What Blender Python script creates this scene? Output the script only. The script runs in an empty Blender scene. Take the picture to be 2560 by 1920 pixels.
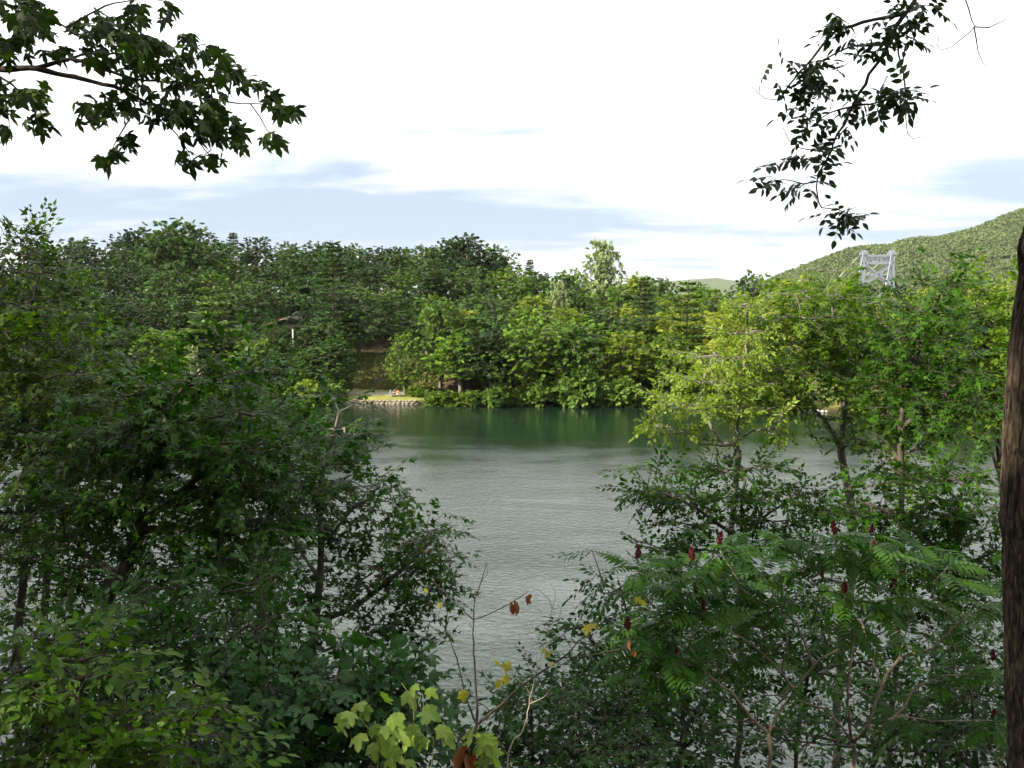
import bpy, math, random
import numpy as np
from mathutils import Vector, Matrix

SC = bpy.context.scene
COL = SC.collection
R = np.random.default_rng(7)
random.seed(7)
rad = math.radians

# ------------------------------------------------------------------ camera, sky, sun, exposure
CAM_Z = 17.5
PITCH = rad(5.15)
F_PX = 2217.0                       # focal length in pixels of the 2560 px wide photograph
cam = bpy.data.cameras.new('camera')
cam.sensor_fit = 'HORIZONTAL'; cam.sensor_width = 36.0
cam.lens = 36.0 * F_PX / 2560.0
cam.clip_start = 0.05; cam.clip_end = 30000
cam_o = bpy.data.objects.new('camera', cam); COL.objects.link(cam_o)
cam_o.location = (0, 0, CAM_Z); cam_o.rotation_euler = (rad(90) - PITCH, 0, 0)
SC.camera = cam_o

SUN_TO = Vector((-0.78, -0.42, 0.52)).normalized()      # direction towards the sun: behind and left of the viewer
SUN_EL = math.asin(SUN_TO.z)
world = bpy.data.worlds.new('World'); SC.world = world; world.use_nodes = True
nt = world.node_tree; nt.nodes.clear()
def wn(t, **k):
    n = nt.nodes.new(t)
    for a, b in k.items(): setattr(n, a, b)
    return n
wl = nt.links.new
sky = wn('ShaderNodeTexSky', sky_type='NISHITA', sun_disc=False)
sky.sun_elevation = SUN_EL; sky.sun_rotation = math.atan2(SUN_TO.x, SUN_TO.y)
sky.air_density = 1.0; sky.dust_density = 1.5; sky.ozone_density = 1.2
bgA = wn('ShaderNodeBackground'); bgA.inputs['Strength'].default_value = 0.09
wl(sky.outputs[0], bgA.inputs[0])
tc = wn('ShaderNodeTexCoord'); sep = wn('ShaderNodeSeparateXYZ'); wl(tc.outputs['Generated'], sep.inputs[0])
def wmath(op, a, b=None, clamp=False):
    m = wn('ShaderNodeMath', operation=op, use_clamp=clamp)
    for i, v in enumerate((a, b)):
        if v is None: continue
        if isinstance(v, (int, float)): m.inputs[i].default_value = v
        else: wl(v, m.inputs[i])
    return m.outputs[0]
zc = wmath('MAXIMUM', sep.outputs[2], 0.0); zz = wmath('ADD', zc, 0.10)
px_ = wmath('DIVIDE', sep.outputs[0], zz); py_ = wmath('DIVIDE', sep.outputs[1], zz)
cmb = wn('ShaderNodeCombineXYZ'); wl(px_, cmb.inputs[0]); wl(py_, cmb.inputs[1])
def cloud_noise(scale, sx, sy, off, det, rough):
    mp = wn('ShaderNodeMapping'); mp.inputs['Scale'].default_value = (sx, sy, 1); mp.inputs['Location'].default_value = off
    wl(cmb.outputs[0], mp.inputs[0])
    n = wn('ShaderNodeTexNoise'); n.inputs['Scale'].default_value = scale; n.inputs['Detail'].default_value = det
    n.inputs['Roughness'].default_value = rough; n.inputs['Distortion'].default_value = 0.5
    wl(mp.outputs[0], n.inputs['Vector']); return n.outputs['Fac']
n1 = cloud_noise(0.62, -0.75, 1.1, (3.3, 0.0, 0), 7, 0.52)
n2 = cloud_noise(1.9, -0.6, 1.3, (1.0, 7.0, 2), 5, 0.55)
mixn0 = wmath('ADD', wmath('MULTIPLY', n1, 0.72), wmath('MULTIPLY', n2, 0.28))
band = wmath('POWER', 2.718, wmath('MULTIPLY', -1.0, wmath('POWER', wmath('DIVIDE', wmath('SUBTRACT', zc, 0.105), 0.06), 2.0)))   # thinner cloud low down, white above
mixn = wmath('SUBTRACT', wmath('ADD', mixn0, 0.06), wmath('MULTIPLY', band, 0.155))
mr = wn('ShaderNodeMapRange', interpolation_type='SMOOTHSTEP'); wl(mixn, mr.inputs[0])
mr.inputs[1].default_value = 0.36; mr.inputs[2].default_value = 0.575; mr.inputs[3].default_value = 0.05; mr.inputs[4].default_value = 1.0
bgB = wn('ShaderNodeBackground'); bgB.inputs[0].default_value = (0.975, 0.985, 1.0, 1)
wl(wmath('MULTIPLY_ADD', wmath('MINIMUM', zc, 0.4), 1.1) , bgB.inputs[1]); bgB.inputs[1].links[0].from_node.inputs[2].default_value = 0.335     # clouds brighten towards the zenith, as an overcast sky does
bgC = wn('ShaderNodeBackground'); bgC.inputs[0].default_value = (0.64, 0.77, 1.0, 1); bgC.inputs[1].default_value = 0.28
mxa = wn('ShaderNodeMixShader'); mxa.inputs[0].default_value = 0.86; wl(bgA.outputs[0], mxa.inputs[1]); wl(bgC.outputs[0], mxa.inputs[2])     # blue sky behind thin grey-blue veil
mx = wn('ShaderNodeMixShader'); wl(mr.outputs[0], mx.inputs[0]); wl(mxa.outputs[0], mx.inputs[1]); wl(bgB.outputs[0], mx.inputs[2])
wo = wn('ShaderNodeOutputWorld'); wl(mx.outputs[0], wo.inputs[0])

sun = bpy.data.lights.new('sun', 'SUN'); sun.energy = 5.0; sun.angle = rad(0.55); sun.color = (1.0, 0.90, 0.72)
sun_o = bpy.data.objects.new('sun', sun); COL.objects.link(sun_o)
sun_o.rotation_euler = SUN_TO.to_track_quat('Z', 'Y').to_euler(); sun_o.location = (0, 0, 80)

SC.view_settings.view_transform = 'Standard'; SC.view_settings.look = 'None'
SC.view_settings.exposure = 1.62; SC.view_settings.gamma = 1.0; SC.view_settings.use_curve_mapping = False
SC.render.engine = 'CYCLES'
cy = SC.cycles
cy.max_bounces = 8; cy.diffuse_bounces = 4; cy.glossy_bounces = 3; cy.transmission_bounces = 4; cy.volume_bounces = 1; cy.transparent_max_bounces = 6
cy.sample_clamp_indirect = 6.0; cy.use_denoising = True; cy.use_adaptive_sampling = True; cy.adaptive_threshold = 0.02
cy.caustics_reflective = False; cy.caustics_refractive = False
try: cy.denoiser = 'OPENIMAGEDENOISE'
except Exception: pass

# ------------------------------------------------------------------ picture <-> place
cP, sP = math.cos(PITCH), math.sin(PITCH)
def P(u, v, d):
    """point of the place at distance d in front of the viewer that the photograph shows at (u, v)"""
    a = (u - 1280) / F_PX; b = -(v - 960) / F_PX
    ray = np.array([a, cP + b * sP, -sP + b * cP])
    k = d / ray[1]
    return np.array([0, 0, CAM_Z]) + ray * k
def px(d): return d / F_PX / 1.0                  # metres per photograph pixel at distance d
def sst(a, b, x):
    t = np.clip((x - a) / (b - a), 0, 1); return t * t * (3 - 2 * t)

FSX = np.array([-900, -200, -120, -60, -30, -14, 0, 24, 40, 60, 90, 140, 220, 900.])
FSY = np.array([150, 165, 172, 163, 156, 154.5, 152, 152, 147, 141, 138, 128, 110, 100.])
def far_shore(x): return np.interp(x, FSX, FSY) + 0.7 * np.sin(x * 0.35) + 0.4 * np.sin(x * 0.83 + 1)
def near_shore(x): return 25.5 + 1.2 * np.sin(x * 0.21) - 0.03 * np.abs(x)
def hnoise(x, y, s, k=0.0):
    return (np.sin(x / s + 1.3 + k) * np.cos(y / s * 1.17 + 0.4 - k) + 0.5 * np.sin(x / s * 2.3 - y / s * 1.9 + k)) / 1.5
def gz(x, y):
    x = np.asarray(x, float); y = np.asarray(y, float)
    ns = near_shore(x)
    near = np.where(y < 1.6, 15.8 + np.clip(-1.0 - y, 0, 200) * 0.42, 15.8 * (ns - y) / (ns - 1.6))
    near = np.where(y < 1.6, near, np.maximum(near, -0.12 * (y - ns) * 3))
    near = near + np.where(y < ns, 0.15 * hnoise(x, y, 1.7), 0)
    fs = far_shore(x); t = y - fs
    left = sst(58, -22, x)
    h1 = 5.8 * sst(9, 27, t) * left + 1.9 * sst(3, 26, t) * (1 - left)
    h2 = (11.5 * left + 2.2 * (1 - left)) * sst(24, 100, t)
    far = np.where(t < 0, 0.6 + t * 1.2, 0.75 + 0.06 * np.clip(t, 0, 9) + h1 + h2) + np.where(t > 9, 0.35 * hnoise(x, y, 9.0), 0)
    far = far - 14.0 * left * sst(160, 420, t)
    mid = np.maximum(near, far)
    return np.where((y > ns) & (y < fs), np.maximum(np.maximum(near, -2.5), np.maximum(far, -2.5)), np.where(y <= ns, near, far))

# ------------------------------------------------------------------ tags and meshes
def tag(o, label=None, cat=None, group=None, kind=None):
    if label: o['label'] = label
    if cat: o['category'] = cat
    if group: o['group'] = group
    if kind: o['kind'] = kind
    return o
def empty(name, loc, label=None, cat=None, group=None):
    o = bpy.data.objects.new(name, None); COL.objects.link(o)
    o.location = [float(c) for c in loc]; o.empty_display_size = 0.2
    return tag(o, label, cat, group)
def mesh_from(name, V, F, mat, tint=None, smooth=False, matidx=None, mats=None):
    V = np.asarray(V, np.float32); F = np.asarray(F, np.int32)
    m = bpy.data.meshes.new(name)
    nF, k = F.shape
    m.vertices.add(len(V)); m.vertices.foreach_set('co', V.ravel())
    m.loops.add(nF * k); m.loops.foreach_set('vertex_index', F.ravel())
    m.polygons.add(nF); m.polygons.foreach_set('loop_start', np.arange(0, nF * k, k, dtype=np.int32))
    if smooth: m.polygons.foreach_set('use_smooth', np.ones(nF, bool))
    if tint is not None:
        a = m.attributes.new('tint', 'FLOAT', 'POINT'); a.data.foreach_set('value', np.asarray(tint, np.float32))
    for mm in ([mat] if mats is None else mats): m.materials.append(mm)
    if matidx is not None: m.polygons.foreach_set('material_index', np.asarray(matidx, np.int32))
    m.update(calc_edges=True)
    return m
def obj(name, mesh, parent=None, loc=None):
    o = bpy.data.objects.new(name, mesh); COL.objects.link(o)
    if parent is not None: o.parent = parent
    if loc is not None: o.location = [float(c) for c in loc]
    return o
class MB:
    """collects boxes, bars and tubes into one mesh"""
    def __init__(s): s.V = []; s.F = []
    def add(s, V, F):
        n = sum(len(v) for v in s.V); s.V.append(np.asarray(V, float)); s.F += [tuple(i + n for i in f) for f in F]
    def box(s, c, h, rot=None, bev=0.0):
        V = np.array([[x, y, z] for x in (-1, 1) for y in (-1, 1) for z in (-1, 1)], float) * np.asarray(h)
        if rot is not None: V = V @ np.asarray(rot).T
        s.add(V + np.asarray(c), [(0, 1, 3, 2), (4, 6, 7, 5), (0, 4, 5, 1), (2, 3, 7, 6), (0, 2, 6, 4), (1, 5, 7, 3)])
    def bar(s, a, b, w, h=None):
        a = np.asarray(a, float); b = np.asarray(b, float); d = b - a; L = np.linalg.norm(d); d = d / L
        up = np.array([0, 0, 1.]) if abs(d[2]) < 0.95 else np.array([0, 1., 0])
        x = np.cross(d, up); x /= np.linalg.norm(x); z = np.cross(x, d)
        s.box((a + b) / 2, (w / 2, L / 2, (h or w) / 2), np.stack([x, d, z], 1))
    def tube(s, pts, r, n=8):
        V, F = sweep(pts, r, n); s.add(V, F)
    def build(s, name, mat, parent=None, loc=None, smooth=False):
        m = bpy.data.meshes.new(name); m.from_pydata(np.concatenate(s.V).tolist(), [], s.F); m.materials.append(mat)
        if smooth: m.polygons.foreach_set('use_smooth', [True] * len(m.polygons))
        m.update(); return obj(name, m, parent, loc)
def nrm(a): return a / np.maximum(np.linalg.norm(a, axis=-1, keepdims=True), 1e-9)
def sweep(pts, r, n=8, cap=True):
    pts = np.asarray(pts, float); r = np.broadcast_to(np.asarray(r, float), (len(pts),))
    T = nrm(np.gradient(pts, axis=0)); a = np.array([1., 0, 0]) if abs(T[0][0]) < 0.8 else np.array([0, 1., 0])
    V = []; x = a
    for i in range(len(pts)):
        x = x - T[i] * np.dot(x, T[i]); x = x / np.linalg.norm(x); y = np.cross(T[i], x)
        th = np.arange(n) / n * 2 * math.pi
        V.append(pts[i] + r[i] * (np.cos(th)[:, None] * x + np.sin(th)[:, None] * y))
    F = []
    for i in range(len(pts) - 1):
        for j in range(n):
            k = (j + 1) % n; F.append((i * n + j, i * n + k, (i + 1) * n + k, (i + 1) * n + j))
    if cap: F.append(tuple(range((len(pts) - 1) * n, len(pts) * n)))
    return np.concatenate(V), F
def smooth_path(pts, step):
    """Catmull-Rom through the points"""
    pts = np.asarray(pts, float)
    if len(pts) < 3:
        n = max(2, int(np.linalg.norm(pts[-1] - pts[0]) / step)); return pts[0] + np.linspace(0, 1, n + 1)[:, None] * (pts[-1] - pts[0])
    Q = np.vstack([2 * pts[0] - pts[1], pts, 2 * pts[-1] - pts[-2]]); out = []
    for i in range(1, len(Q) - 2):
        n = max(1, int(np.linalg.norm(Q[i + 1] - Q[i]) / step))
        for t in np.arange(n) / n:
            out.append(0.5 * (2 * Q[i] + (Q[i + 1] - Q[i - 1]) * t + (2 * Q[i - 1] - 5 * Q[i] + 4 * Q[i + 1] - Q[i + 2]) * t * t + (3 * Q[i] - Q[i - 1] - 3 * Q[i + 1] + Q[i + 2]) * t ** 3))
    out.append(pts[-1]); return np.array(out)

# ------------------------------------------------------------------ materials
def new_mat(name):
    m = bpy.data.materials.new(name); m.use_nodes = True; t = m.node_tree; t.nodes.clear()
    out = t.nodes.new('ShaderNodeOutputMaterial'); return m, t, out
def leaf_mat(name, c0, c1, rough=0.5, trans=0.35, warm=None, spec=0.13, tcol=(1.0, 1.15, 0.45), ow=0.6):
    """c0..c1: darker and lighter leaf of the species; varied from leaf to leaf and from tree to tree"""
    m, t, out = new_mat(name); N = t.nodes.new; L = t.links.new
    at = N('ShaderNodeAttribute'); at.attribute_name = 'tint'
    oi = N('ShaderNodeObjectInfo')
    add = N('ShaderNodeMath'); add.operation = 'MULTIPLY_ADD'; L(oi.outputs['Random'], add.inputs[0]); add.inputs[1].default_value = ow; L(at.outputs['Fac'], add.inputs[2])
    sub = N('ShaderNodeMath'); sub.operation = 'SUBTRACT'; sub.use_clamp = True; L(add.outputs[0], sub.inputs[0]); sub.inputs[1].default_value = ow * 0.5
    rp = N('ShaderNodeValToRGB'); e = rp.color_ramp.elements
    e[0].position = 0.0; e[0].color = (*c0, 1); e[1].position = 0.95; e[1].color = (*c1, 1)
    L(sub.outputs[0], rp.inputs[0])
    tcn = N('ShaderNodeTexCoord'); no = N('ShaderNodeTexNoise'); no.inputs['Scale'].default_value = 26.0; no.inputs['Detail'].default_value = 3
    L(tcn.outputs['Object'], no.inputs['Vector'])
    hv = N('ShaderNodeHueSaturation'); mr = N('ShaderNodeMapRange'); L(no.outputs['Fac'], mr.inputs[0])
    mr.inputs[1].default_value = 0.3; mr.inputs[2].default_value = 0.7; mr.inputs[3].default_value = 0.82; mr.inputs[4].default_value = 1.18
    L(mr.outputs[0], hv.inputs['Value']); L(rp.outputs[0], hv.inputs['Color'])
    b = N('ShaderNodeBsdfPrincipled'); L(hv.outputs[0], b.inputs['Base Color']); b.inputs['Roughness'].default_value = rough
    b.inputs['Specular IOR Level'].default_value = spec
    tr = N('ShaderNodeBsdfTranslucent'); mu = N('ShaderNodeMix'); mu.data_type = 'RGBA'; mu.blend_type = 'MULTIPLY'; mu.inputs[0].default_value = 1
    L(hv.outputs[0], mu.inputs[6]); mu.inputs[7].default_value = (tcol[0] * 1.5, tcol[1] * 1.5, tcol[2] * 1.5, 1); L(mu.outputs[2], tr.inputs[0])
    ms = N('ShaderNodeMixShader'); ms.inputs[0].default_value = trans; L(b.outputs[0], ms.inputs[1]); L(tr.outputs[0], ms.inputs[2])
    L(ms.outputs[0], out.inputs[0]); return m
def rough_mat(name, c0, c1, scale=8, rough=0.85, bump=0.4, stretch=(1, 1, 1), detail=6, spec=0.3, bdist=0.02, metallic=0.0, lo=0.3, hi=0.7):
    m, t, out = new_mat(name); N = t.nodes.new; L = t.links.new
    tcn = N('ShaderNodeTexCoord'); mp = N('ShaderNodeMapping'); mp.inputs['Scale'].default_value = stretch; L(tcn.outputs['Object'], mp.inputs[0])
    no = N('ShaderNodeTexNoise'); no.inputs['Scale'].default_value = scale; no.inputs['Detail'].default_value = detail; no.inputs['Roughness'].default_value = 0.62; L(mp.outputs[0], no.inputs['Vector'])
    rp = N('ShaderNodeValToRGB'); e = rp.color_ramp.elements; e[0].position = lo; e[0].color = (*c0, 1); e[1].position = hi; e[1].color = (*c1, 1); L(no.outputs['Fac'], rp.inputs[0])
    b = N('ShaderNodeBsdfPrincipled'); L(rp.outputs[0], b.inputs['Base Color']); b.inputs['Roughness'].default_value = rough; b.inputs['Specular IOR Level'].default_value = spec; b.inputs['Metallic'].default_value = metallic
    bp = N('ShaderNodeBump'); bp.inputs['Strength'].default_value = bump; bp.inputs['Distance'].default_value = bdist; L(no.outputs['Fac'], bp.inputs['Height']); L(bp.outputs[0], b.inputs['Normal'])
    L(b.outputs[0], out.inputs[0]); return m

M = {}
M['bark'] = rough_mat('bark', (0.018, 0.014, 0.011), (0.075, 0.062, 0.05), 9, stretch=(1, 1, 0.25), bump=0.8)
M['bark_grey'] = rough_mat('bark_grey', (0.05, 0.045, 0.038), (0.2, 0.185, 0.16), 7, stretch=(1, 1, 0.3), bump=0.7)
M['bark_big'] = rough_mat('bark_big', (0.035, 0.027, 0.019), (0.165, 0.122, 0.08), 42, stretch=(1, 1, 0.32), bump=1.0, bdist=0.012, lo=.34, hi=.68)
M['bark_pale'] = rough_mat('bark_pale', (0.08, 0.062, 0.045), (0.25, 0.195, 0.135), 20, stretch=(1, 1, 0.5), bump=0.4)
M['bark_dead'] = rough_mat('bark_dead', (0.2, 0.16, 0.12), (0.42, 0.36, 0.29), 25, stretch=(1, 1, 0.4), bump=0.3)
M['stem_dark'] = rough_mat('stem_dark', (0.025, 0.02, 0.018), (0.07, 0.05, 0.04), 30, bump=0.3)
M['stem_green'] = rough_mat('stem_green', (0.14, 0.17, 0.05), (0.24, 0.24, 0.08), 30, bump=0.1)
M['oak'] = leaf_mat('shaded_oak_leaves', (0.007, 0.024, 0.005), (0.06, 0.118, 0.022), trans=0.18, ow=0.95)  # darkened leaf colour stands in for cloud shadow on the left hill
M['maple'] = leaf_mat('maple_leaves_far', (0.018, 0.056, 0.007), (0.105, 0.18, 0.022), trans=0.25, ow=0.95)
M['lime'] = leaf_mat('sunlit_lime_leaves', (0.12, 0.17, 0.018), (0.23, 0.26, 0.035), trans=0.35, ow=0.95)  # brightened so the right-hand trees carry sunlight in their leaf colour
M['shrub_lime'] = leaf_mat('shrub_lime_leaves', (0.06, 0.11, 0.014), (0.15, 0.2, 0.028), trans=0.3)
M['pale'] = leaf_mat('pale_leaves', (0.15, 0.2, 0.09), (0.26, 0.31, 0.15), trans=0.3)
M['pine'] = leaf_mat('pine_needles', (0.025, 0.06, 0.026), (0.075, 0.13, 0.042), trans=0.15, ow=0.95)
M['pine_lit'] = leaf_mat('sunlit_pine_needles', (0.05, 0.11, 0.02), (0.14, 0.21, 0.04), trans=0.15)  # lit copy of the pine needles: sunlight put into the colour
M['shrub'] = leaf_mat('shrub_leaves', (0.05, 0.1, 0.022), (0.12, 0.185, 0.035), trans=0.3)
M['near'] = leaf_mat('near_leaves', (0.008, 0.0275, 0.0026), (0.0383, 0.0992, 0.0082), trans=0.38, warm=(0.3, 0.22, 0.03), rough=0.42)  # bank shade put into colour: near, olive, mid, deep, sumac, bigdark darkened
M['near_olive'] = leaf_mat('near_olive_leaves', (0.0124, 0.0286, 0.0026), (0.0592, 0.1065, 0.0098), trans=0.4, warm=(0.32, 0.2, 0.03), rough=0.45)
M['near_lime_lit'] = leaf_mat('near_lime_lit_leaves', (0.066, 0.122, 0.012), (0.172, 0.23, 0.03), trans=0.42, rough=0.42)  # sun on the gnarled crown put into a lighter leaf colour
M['near_gold_lit'] = leaf_mat('near_gold_lit_leaves', (0.028, 0.066, 0.006), (0.085, 0.145, 0.012), trans=0.42, rough=0.45)  # leaf colour lightened and yellowed to carry sunshine on the right-hand crowns
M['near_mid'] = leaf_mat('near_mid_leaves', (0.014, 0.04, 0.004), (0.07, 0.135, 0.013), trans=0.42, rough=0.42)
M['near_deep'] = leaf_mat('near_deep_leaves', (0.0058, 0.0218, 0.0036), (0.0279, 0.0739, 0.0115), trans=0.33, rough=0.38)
M['branch_maple'] = leaf_mat('branch_maple_leaves', (0.0094, 0.0208, 0.0042), (0.0369, 0.0697, 0.0115), trans=0.3)
M['ash'] = leaf_mat('ash_leaves', (0.0083, 0.0156, 0.0062), (0.0328, 0.0533, 0.0164), trans=0.22)
M['sumac'] = leaf_mat('sumac_leaves', (0.0097, 0.0366, 0.0042), (0.0488, 0.1218, 0.0115), trans=0.36, rough=0.4)
M['bigleaf'] = leaf_mat('big_leaves', (0.1, 0.17, 0.03), (0.2, 0.27, 0.05), trans=0.4, rough=0.45)
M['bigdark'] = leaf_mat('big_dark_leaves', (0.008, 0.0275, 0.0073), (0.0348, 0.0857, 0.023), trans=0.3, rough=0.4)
def add_veins(m, angles, cx=.30, w=.011, gain=1.3):
    t = m.node_tree; N = t.nodes.new; L = t.links.new; hv = [n for n in t.nodes if n.type == 'HUE_SAT'][0]; old = hv.inputs['Value'].links[0].from_socket
    tcn = N('ShaderNodeTexCoord'); sp = N('ShaderNodeSeparateXYZ'); L(tcn.outputs['Object'], sp.inputs[0])
    def mt(op, a, b_=None):
        n = N('ShaderNodeMath'); n.operation = op
        for i, v in enumerate((a, b_)):
            if v is None: continue
            if isinstance(v, (int, float)): n.inputs[i].default_value = v
            else: L(v, n.inputs[i])
        return n.outputs[0]
    x = mt('SUBTRACT', sp.outputs[0], cx); y = sp.outputs[1]; best = None
    for a in angles:
        along = mt('ADD', mt('MULTIPLY', x, math.cos(rad(a))), mt('MULTIPLY', y, math.sin(rad(a)))); off = mt('ABSOLUTE', mt('SUBTRACT', mt('MULTIPLY', y, math.cos(rad(a))), mt('MULTIPLY', x, math.sin(rad(a)))))
        off = mt('ADD', off, mt('MULTIPLY', mt('LESS_THAN', along, 0.0), 1.0)); best = off if best is None else mt('MINIMUM', best, off)
    L(mt('MULTIPLY', old, mt('ADD', 1.0, mt('MULTIPLY', mt('LESS_THAN', best, w), gain - 1))), hv.inputs['Value'])
add_veins(M['bigleaf'], (-125, -62, 0, 62, 125)); add_veins(M['bigdark'], (-125, -62, 0, 62, 125), gain=1.3); add_veins(M['branch_maple'], (-118, -62, 0, 62, 118), gain=1.25)
M['dry'] = leaf_mat('dry_leaves', (0.12, 0.05, 0.018), (0.24, 0.1, 0.035), trans=0.25, tcol=(1.1, 0.6, 0.3))
M['yellow'] = leaf_mat('yellow_leaves', (0.17, 0.16, 0.025), (0.28, 0.25, 0.04), trans=0.4)
M['cone'] = rough_mat('sumac_cone', (0.06, 0.007, 0.009), (0.22, 0.03, 0.03), 60, rough=0.9, bump=1.0, bdist=0.01)

def add_plates(m, scale=(34, 34, 6.5), depth=.35):
    t = m.node_tree; N = t.nodes.new; L = t.links.new; bs = [n for n in t.nodes if n.type == 'BSDF_PRINCIPLED'][0]; bp = [n for n in t.nodes if n.type == 'BUMP'][0]
    col = bs.inputs['Base Color'].links[0].from_socket; h = bp.inputs['Height'].links[0].from_socket
    tcn = N('ShaderNodeTexCoord'); no = N('ShaderNodeTexNoise'); no.inputs['Scale'].default_value = 9; L(tcn.outputs['Object'], no.inputs['Vector'])
    mv = N('ShaderNodeMix'); mv.data_type = 'VECTOR'; mv.inputs[0].default_value = .035; L(tcn.outputs['Object'], mv.inputs[4]); L(no.outputs['Color'], mv.inputs[5])
    mp = N('ShaderNodeMapping'); mp.inputs['Scale'].default_value = scale; L(mv.outputs[1], mp.inputs[0])
    vo = N('ShaderNodeTexVoronoi'); vo.feature = 'DISTANCE_TO_EDGE'; vo.inputs['Scale'].default_value = 1.0; L(mp.outputs[0], vo.inputs['Vector'])
    mr = N('ShaderNodeMapRange'); L(vo.outputs['Distance'], mr.inputs[0]); mr.inputs[1].default_value = 0.0; mr.inputs[2].default_value = .22; mr.inputs[3].default_value = depth; mr.inputs[4].default_value = 1.0
    mc = N('ShaderNodeMix'); mc.data_type = 'RGBA'; mc.blend_type = 'MULTIPLY'; mc.inputs[0].default_value = 1; L(col, mc.inputs[6]); L(mr.outputs[0], mc.inputs[7]); L(mc.outputs[2], bs.inputs['Base Color'])
    ad = N('ShaderNodeMath'); ad.operation = 'MULTIPLY_ADD'; L(mr.outputs[0], ad.inputs[0]); ad.inputs[1].default_value = 1.2; L(h, ad.inputs[2]); L(ad.outputs[0], bp.inputs['Height'])
add_plates(M['bark_big'])
# ------------------------------------------------------------------ leaf shapes: vertices and triangles, length 1 along x
def fan(outline, center=(0.35, 0, 0)):
    V = [center] + [tuple(p) for p in outline]; n = len(outline)
    return np.array(V, float), np.array([(0, 1 + i, 1 + (i + 1) % n) for i in range(n)])
def lobed(lobes, notch, base=(0.0, 0.0, 0.0), tooth=None, cx=0.30, droop=0.12):
    """lobes: (angle degrees, length); fan leaf with pointed lobes"""
    pts = [base]
    for i, (a, l) in enumerate(lobes):
        if i: 
            b = 0.5 * (lobes[i - 1][0] + a); pts.append((cx + notch * math.cos(rad(b)), notch * math.sin(rad(b)), 0.02))
        if tooth:
            for da in (-tooth[0], 0, tooth[0]):
                ll = l if da == 0 else l * tooth[1]
                pts.append((cx + ll * math.cos(rad(a + da)), ll * math.sin(rad(a + da)), -droop * ll * ll * 1.4))
        else: pts.append((cx + l * math.cos(rad(a)), l * math.sin(rad(a)), -droop * l * l * 1.4))
    return fan(pts, (cx, 0, 0.03))
SH = {}
SH['maple5'] = lobed([(-118, 0.36), (-62, 0.58), (0, 0.70), (62, 0.58), (118, 0.36)], 0.24, tooth=(17, 0.70))
SH['maple5b'] = lobed([(-110, 0.34), (-55, 0.60), (4, 0.74), (60, 0.55), (115, 0.38)], 0.22, tooth=(15, 0.72), droop=0.3)
SH['maple5c'] = lobed([(-124, 0.30), (-66, 0.50), (-5, 0.74), (56, 0.62), (112, 0.40)], 0.27, tooth=(19, 0.66), droop=0.55)
SH['maple3'] = lobed([(-68, 0.52), (0, 0.70), (68, 0.52)], 0.22)
SH['big3'] = lobed([(-122, 0.38), (-60, 0.54), (0, 0.76), (60, 0.54), (122, 0.38)], 0.37, tooth=(15, 0.80), droop=0.30)
SH['ovate'] = fan([(0, 0, 0), (0.25, -0.22, 0.05), (0.55, -0.23, 0.04), (0.82, -0.11, -0.02), (1, 0, -0.10), (0.82, 0.11, -0.02), (0.55, 0.23, 0.04), (0.25, 0.22, 0.05)], (0.45, 0, -0.02))
SH['ovate4'] = (np.array([(0, 0, 0), (0.42, -0.25, 0.05), (1, 0, -0.06), (0.42, 0.25, 0.05)]), np.array([(0, 1, 2), (0, 2, 3)]))
SH['clump'] = (np.array([(0, -0.1, 0), (0.45, -0.48, 0.1), (1, -0.12, -0.05), (0.8, 0.32, 0.06), (0.3, 0.45, -0.05)]), np.array([(0, 1, 2), (0, 2, 3), (0, 3, 4)]))
SH['needle'] = (np.array([(0, -0.06, 0), (0.7, -0.22, 0.03), (1.1, 0, 0.05), (0.7, 0.22, 0.03)]), np.array([(0, 1, 2), (0, 2, 3)]))
def scatter(shape, pos, d, n, size):
    V, Fc = SH[shape] if isinstance(shape, str) else shape
    x = nrm(d); z = nrm(n - x * np.sum(n * x, 1, keepdims=True)); y = np.cross(z, x)
    s = np.asarray(size)[:, None, None]
    W = pos[:, None, :] + s * (V[None, :, 0:1] * x[:, None] + V[None, :, 1:2] * y[:, None] + V[None, :, 2:3] * z[:, None])
    k = len(V); Fa = Fc[None] + (np.arange(len(pos)) * k)[:, None, None]
    return W.reshape(-1, 3), Fa.reshape(-1, 3), k

# ------------------------------------------------------------------ growing trees
def grow(trunks, pts, step, rng, wander=0.12, up=0.0):
    """trunks: dense polylines (first starts at the root, others start on an earlier one). pts: twig bases. Returns nodes, parents, tip index per point."""
    nodes = []; par = []; istr = []
    for pl in trunks:
        if nodes:
            j = int(np.argmin(np.sum((np.array(nodes) - pl[0]) ** 2, 1))); seq = pl[1:]
        else: j = -1; seq = pl
        for q in seq:
            nodes.append(np.array(q)); par.append(j); istr.append(True); j = len(nodes) - 1
    cap = len(nodes) + len(pts) * 30
    A = np.zeros((cap, 3)); n = len(nodes); A[:n] = nodes
    d0 = np.array([np.min(np.sum((A[:n] - p) ** 2, 1)) for p in pts])
    tips = np.zeros(len(pts), int)
    for i in np.argsort(d0):
        p = pts[i]; D = p - A[:n]; dist = np.linalg.norm(D, axis=1) + 1e-6
        cost = dist * (1 + 0.55 * np.clip(-D[:, 2] / dist + up, 0, 1))
        j = int(np.argmin(cost)); L = dist[j]; k = max(1, int(L / step)); k = min(k, 28)
        a = A[j].copy(); off = rng.normal(0, wander * L, 3) * 0.6 + np.array([0, 0, 0.10 * L])
        jj = j
        for s in range(1, k + 1):
            f = s / k; q = a + (p - a) * f + off * (4 * f * (1 - f)) * 0.5
            if n >= cap: break
            A[n] = q; par.append(jj); istr.append(False); jj = n; n += 1
        tips[i] = jj
    return A[:n], np.array(par), np.array(istr), tips
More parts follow.
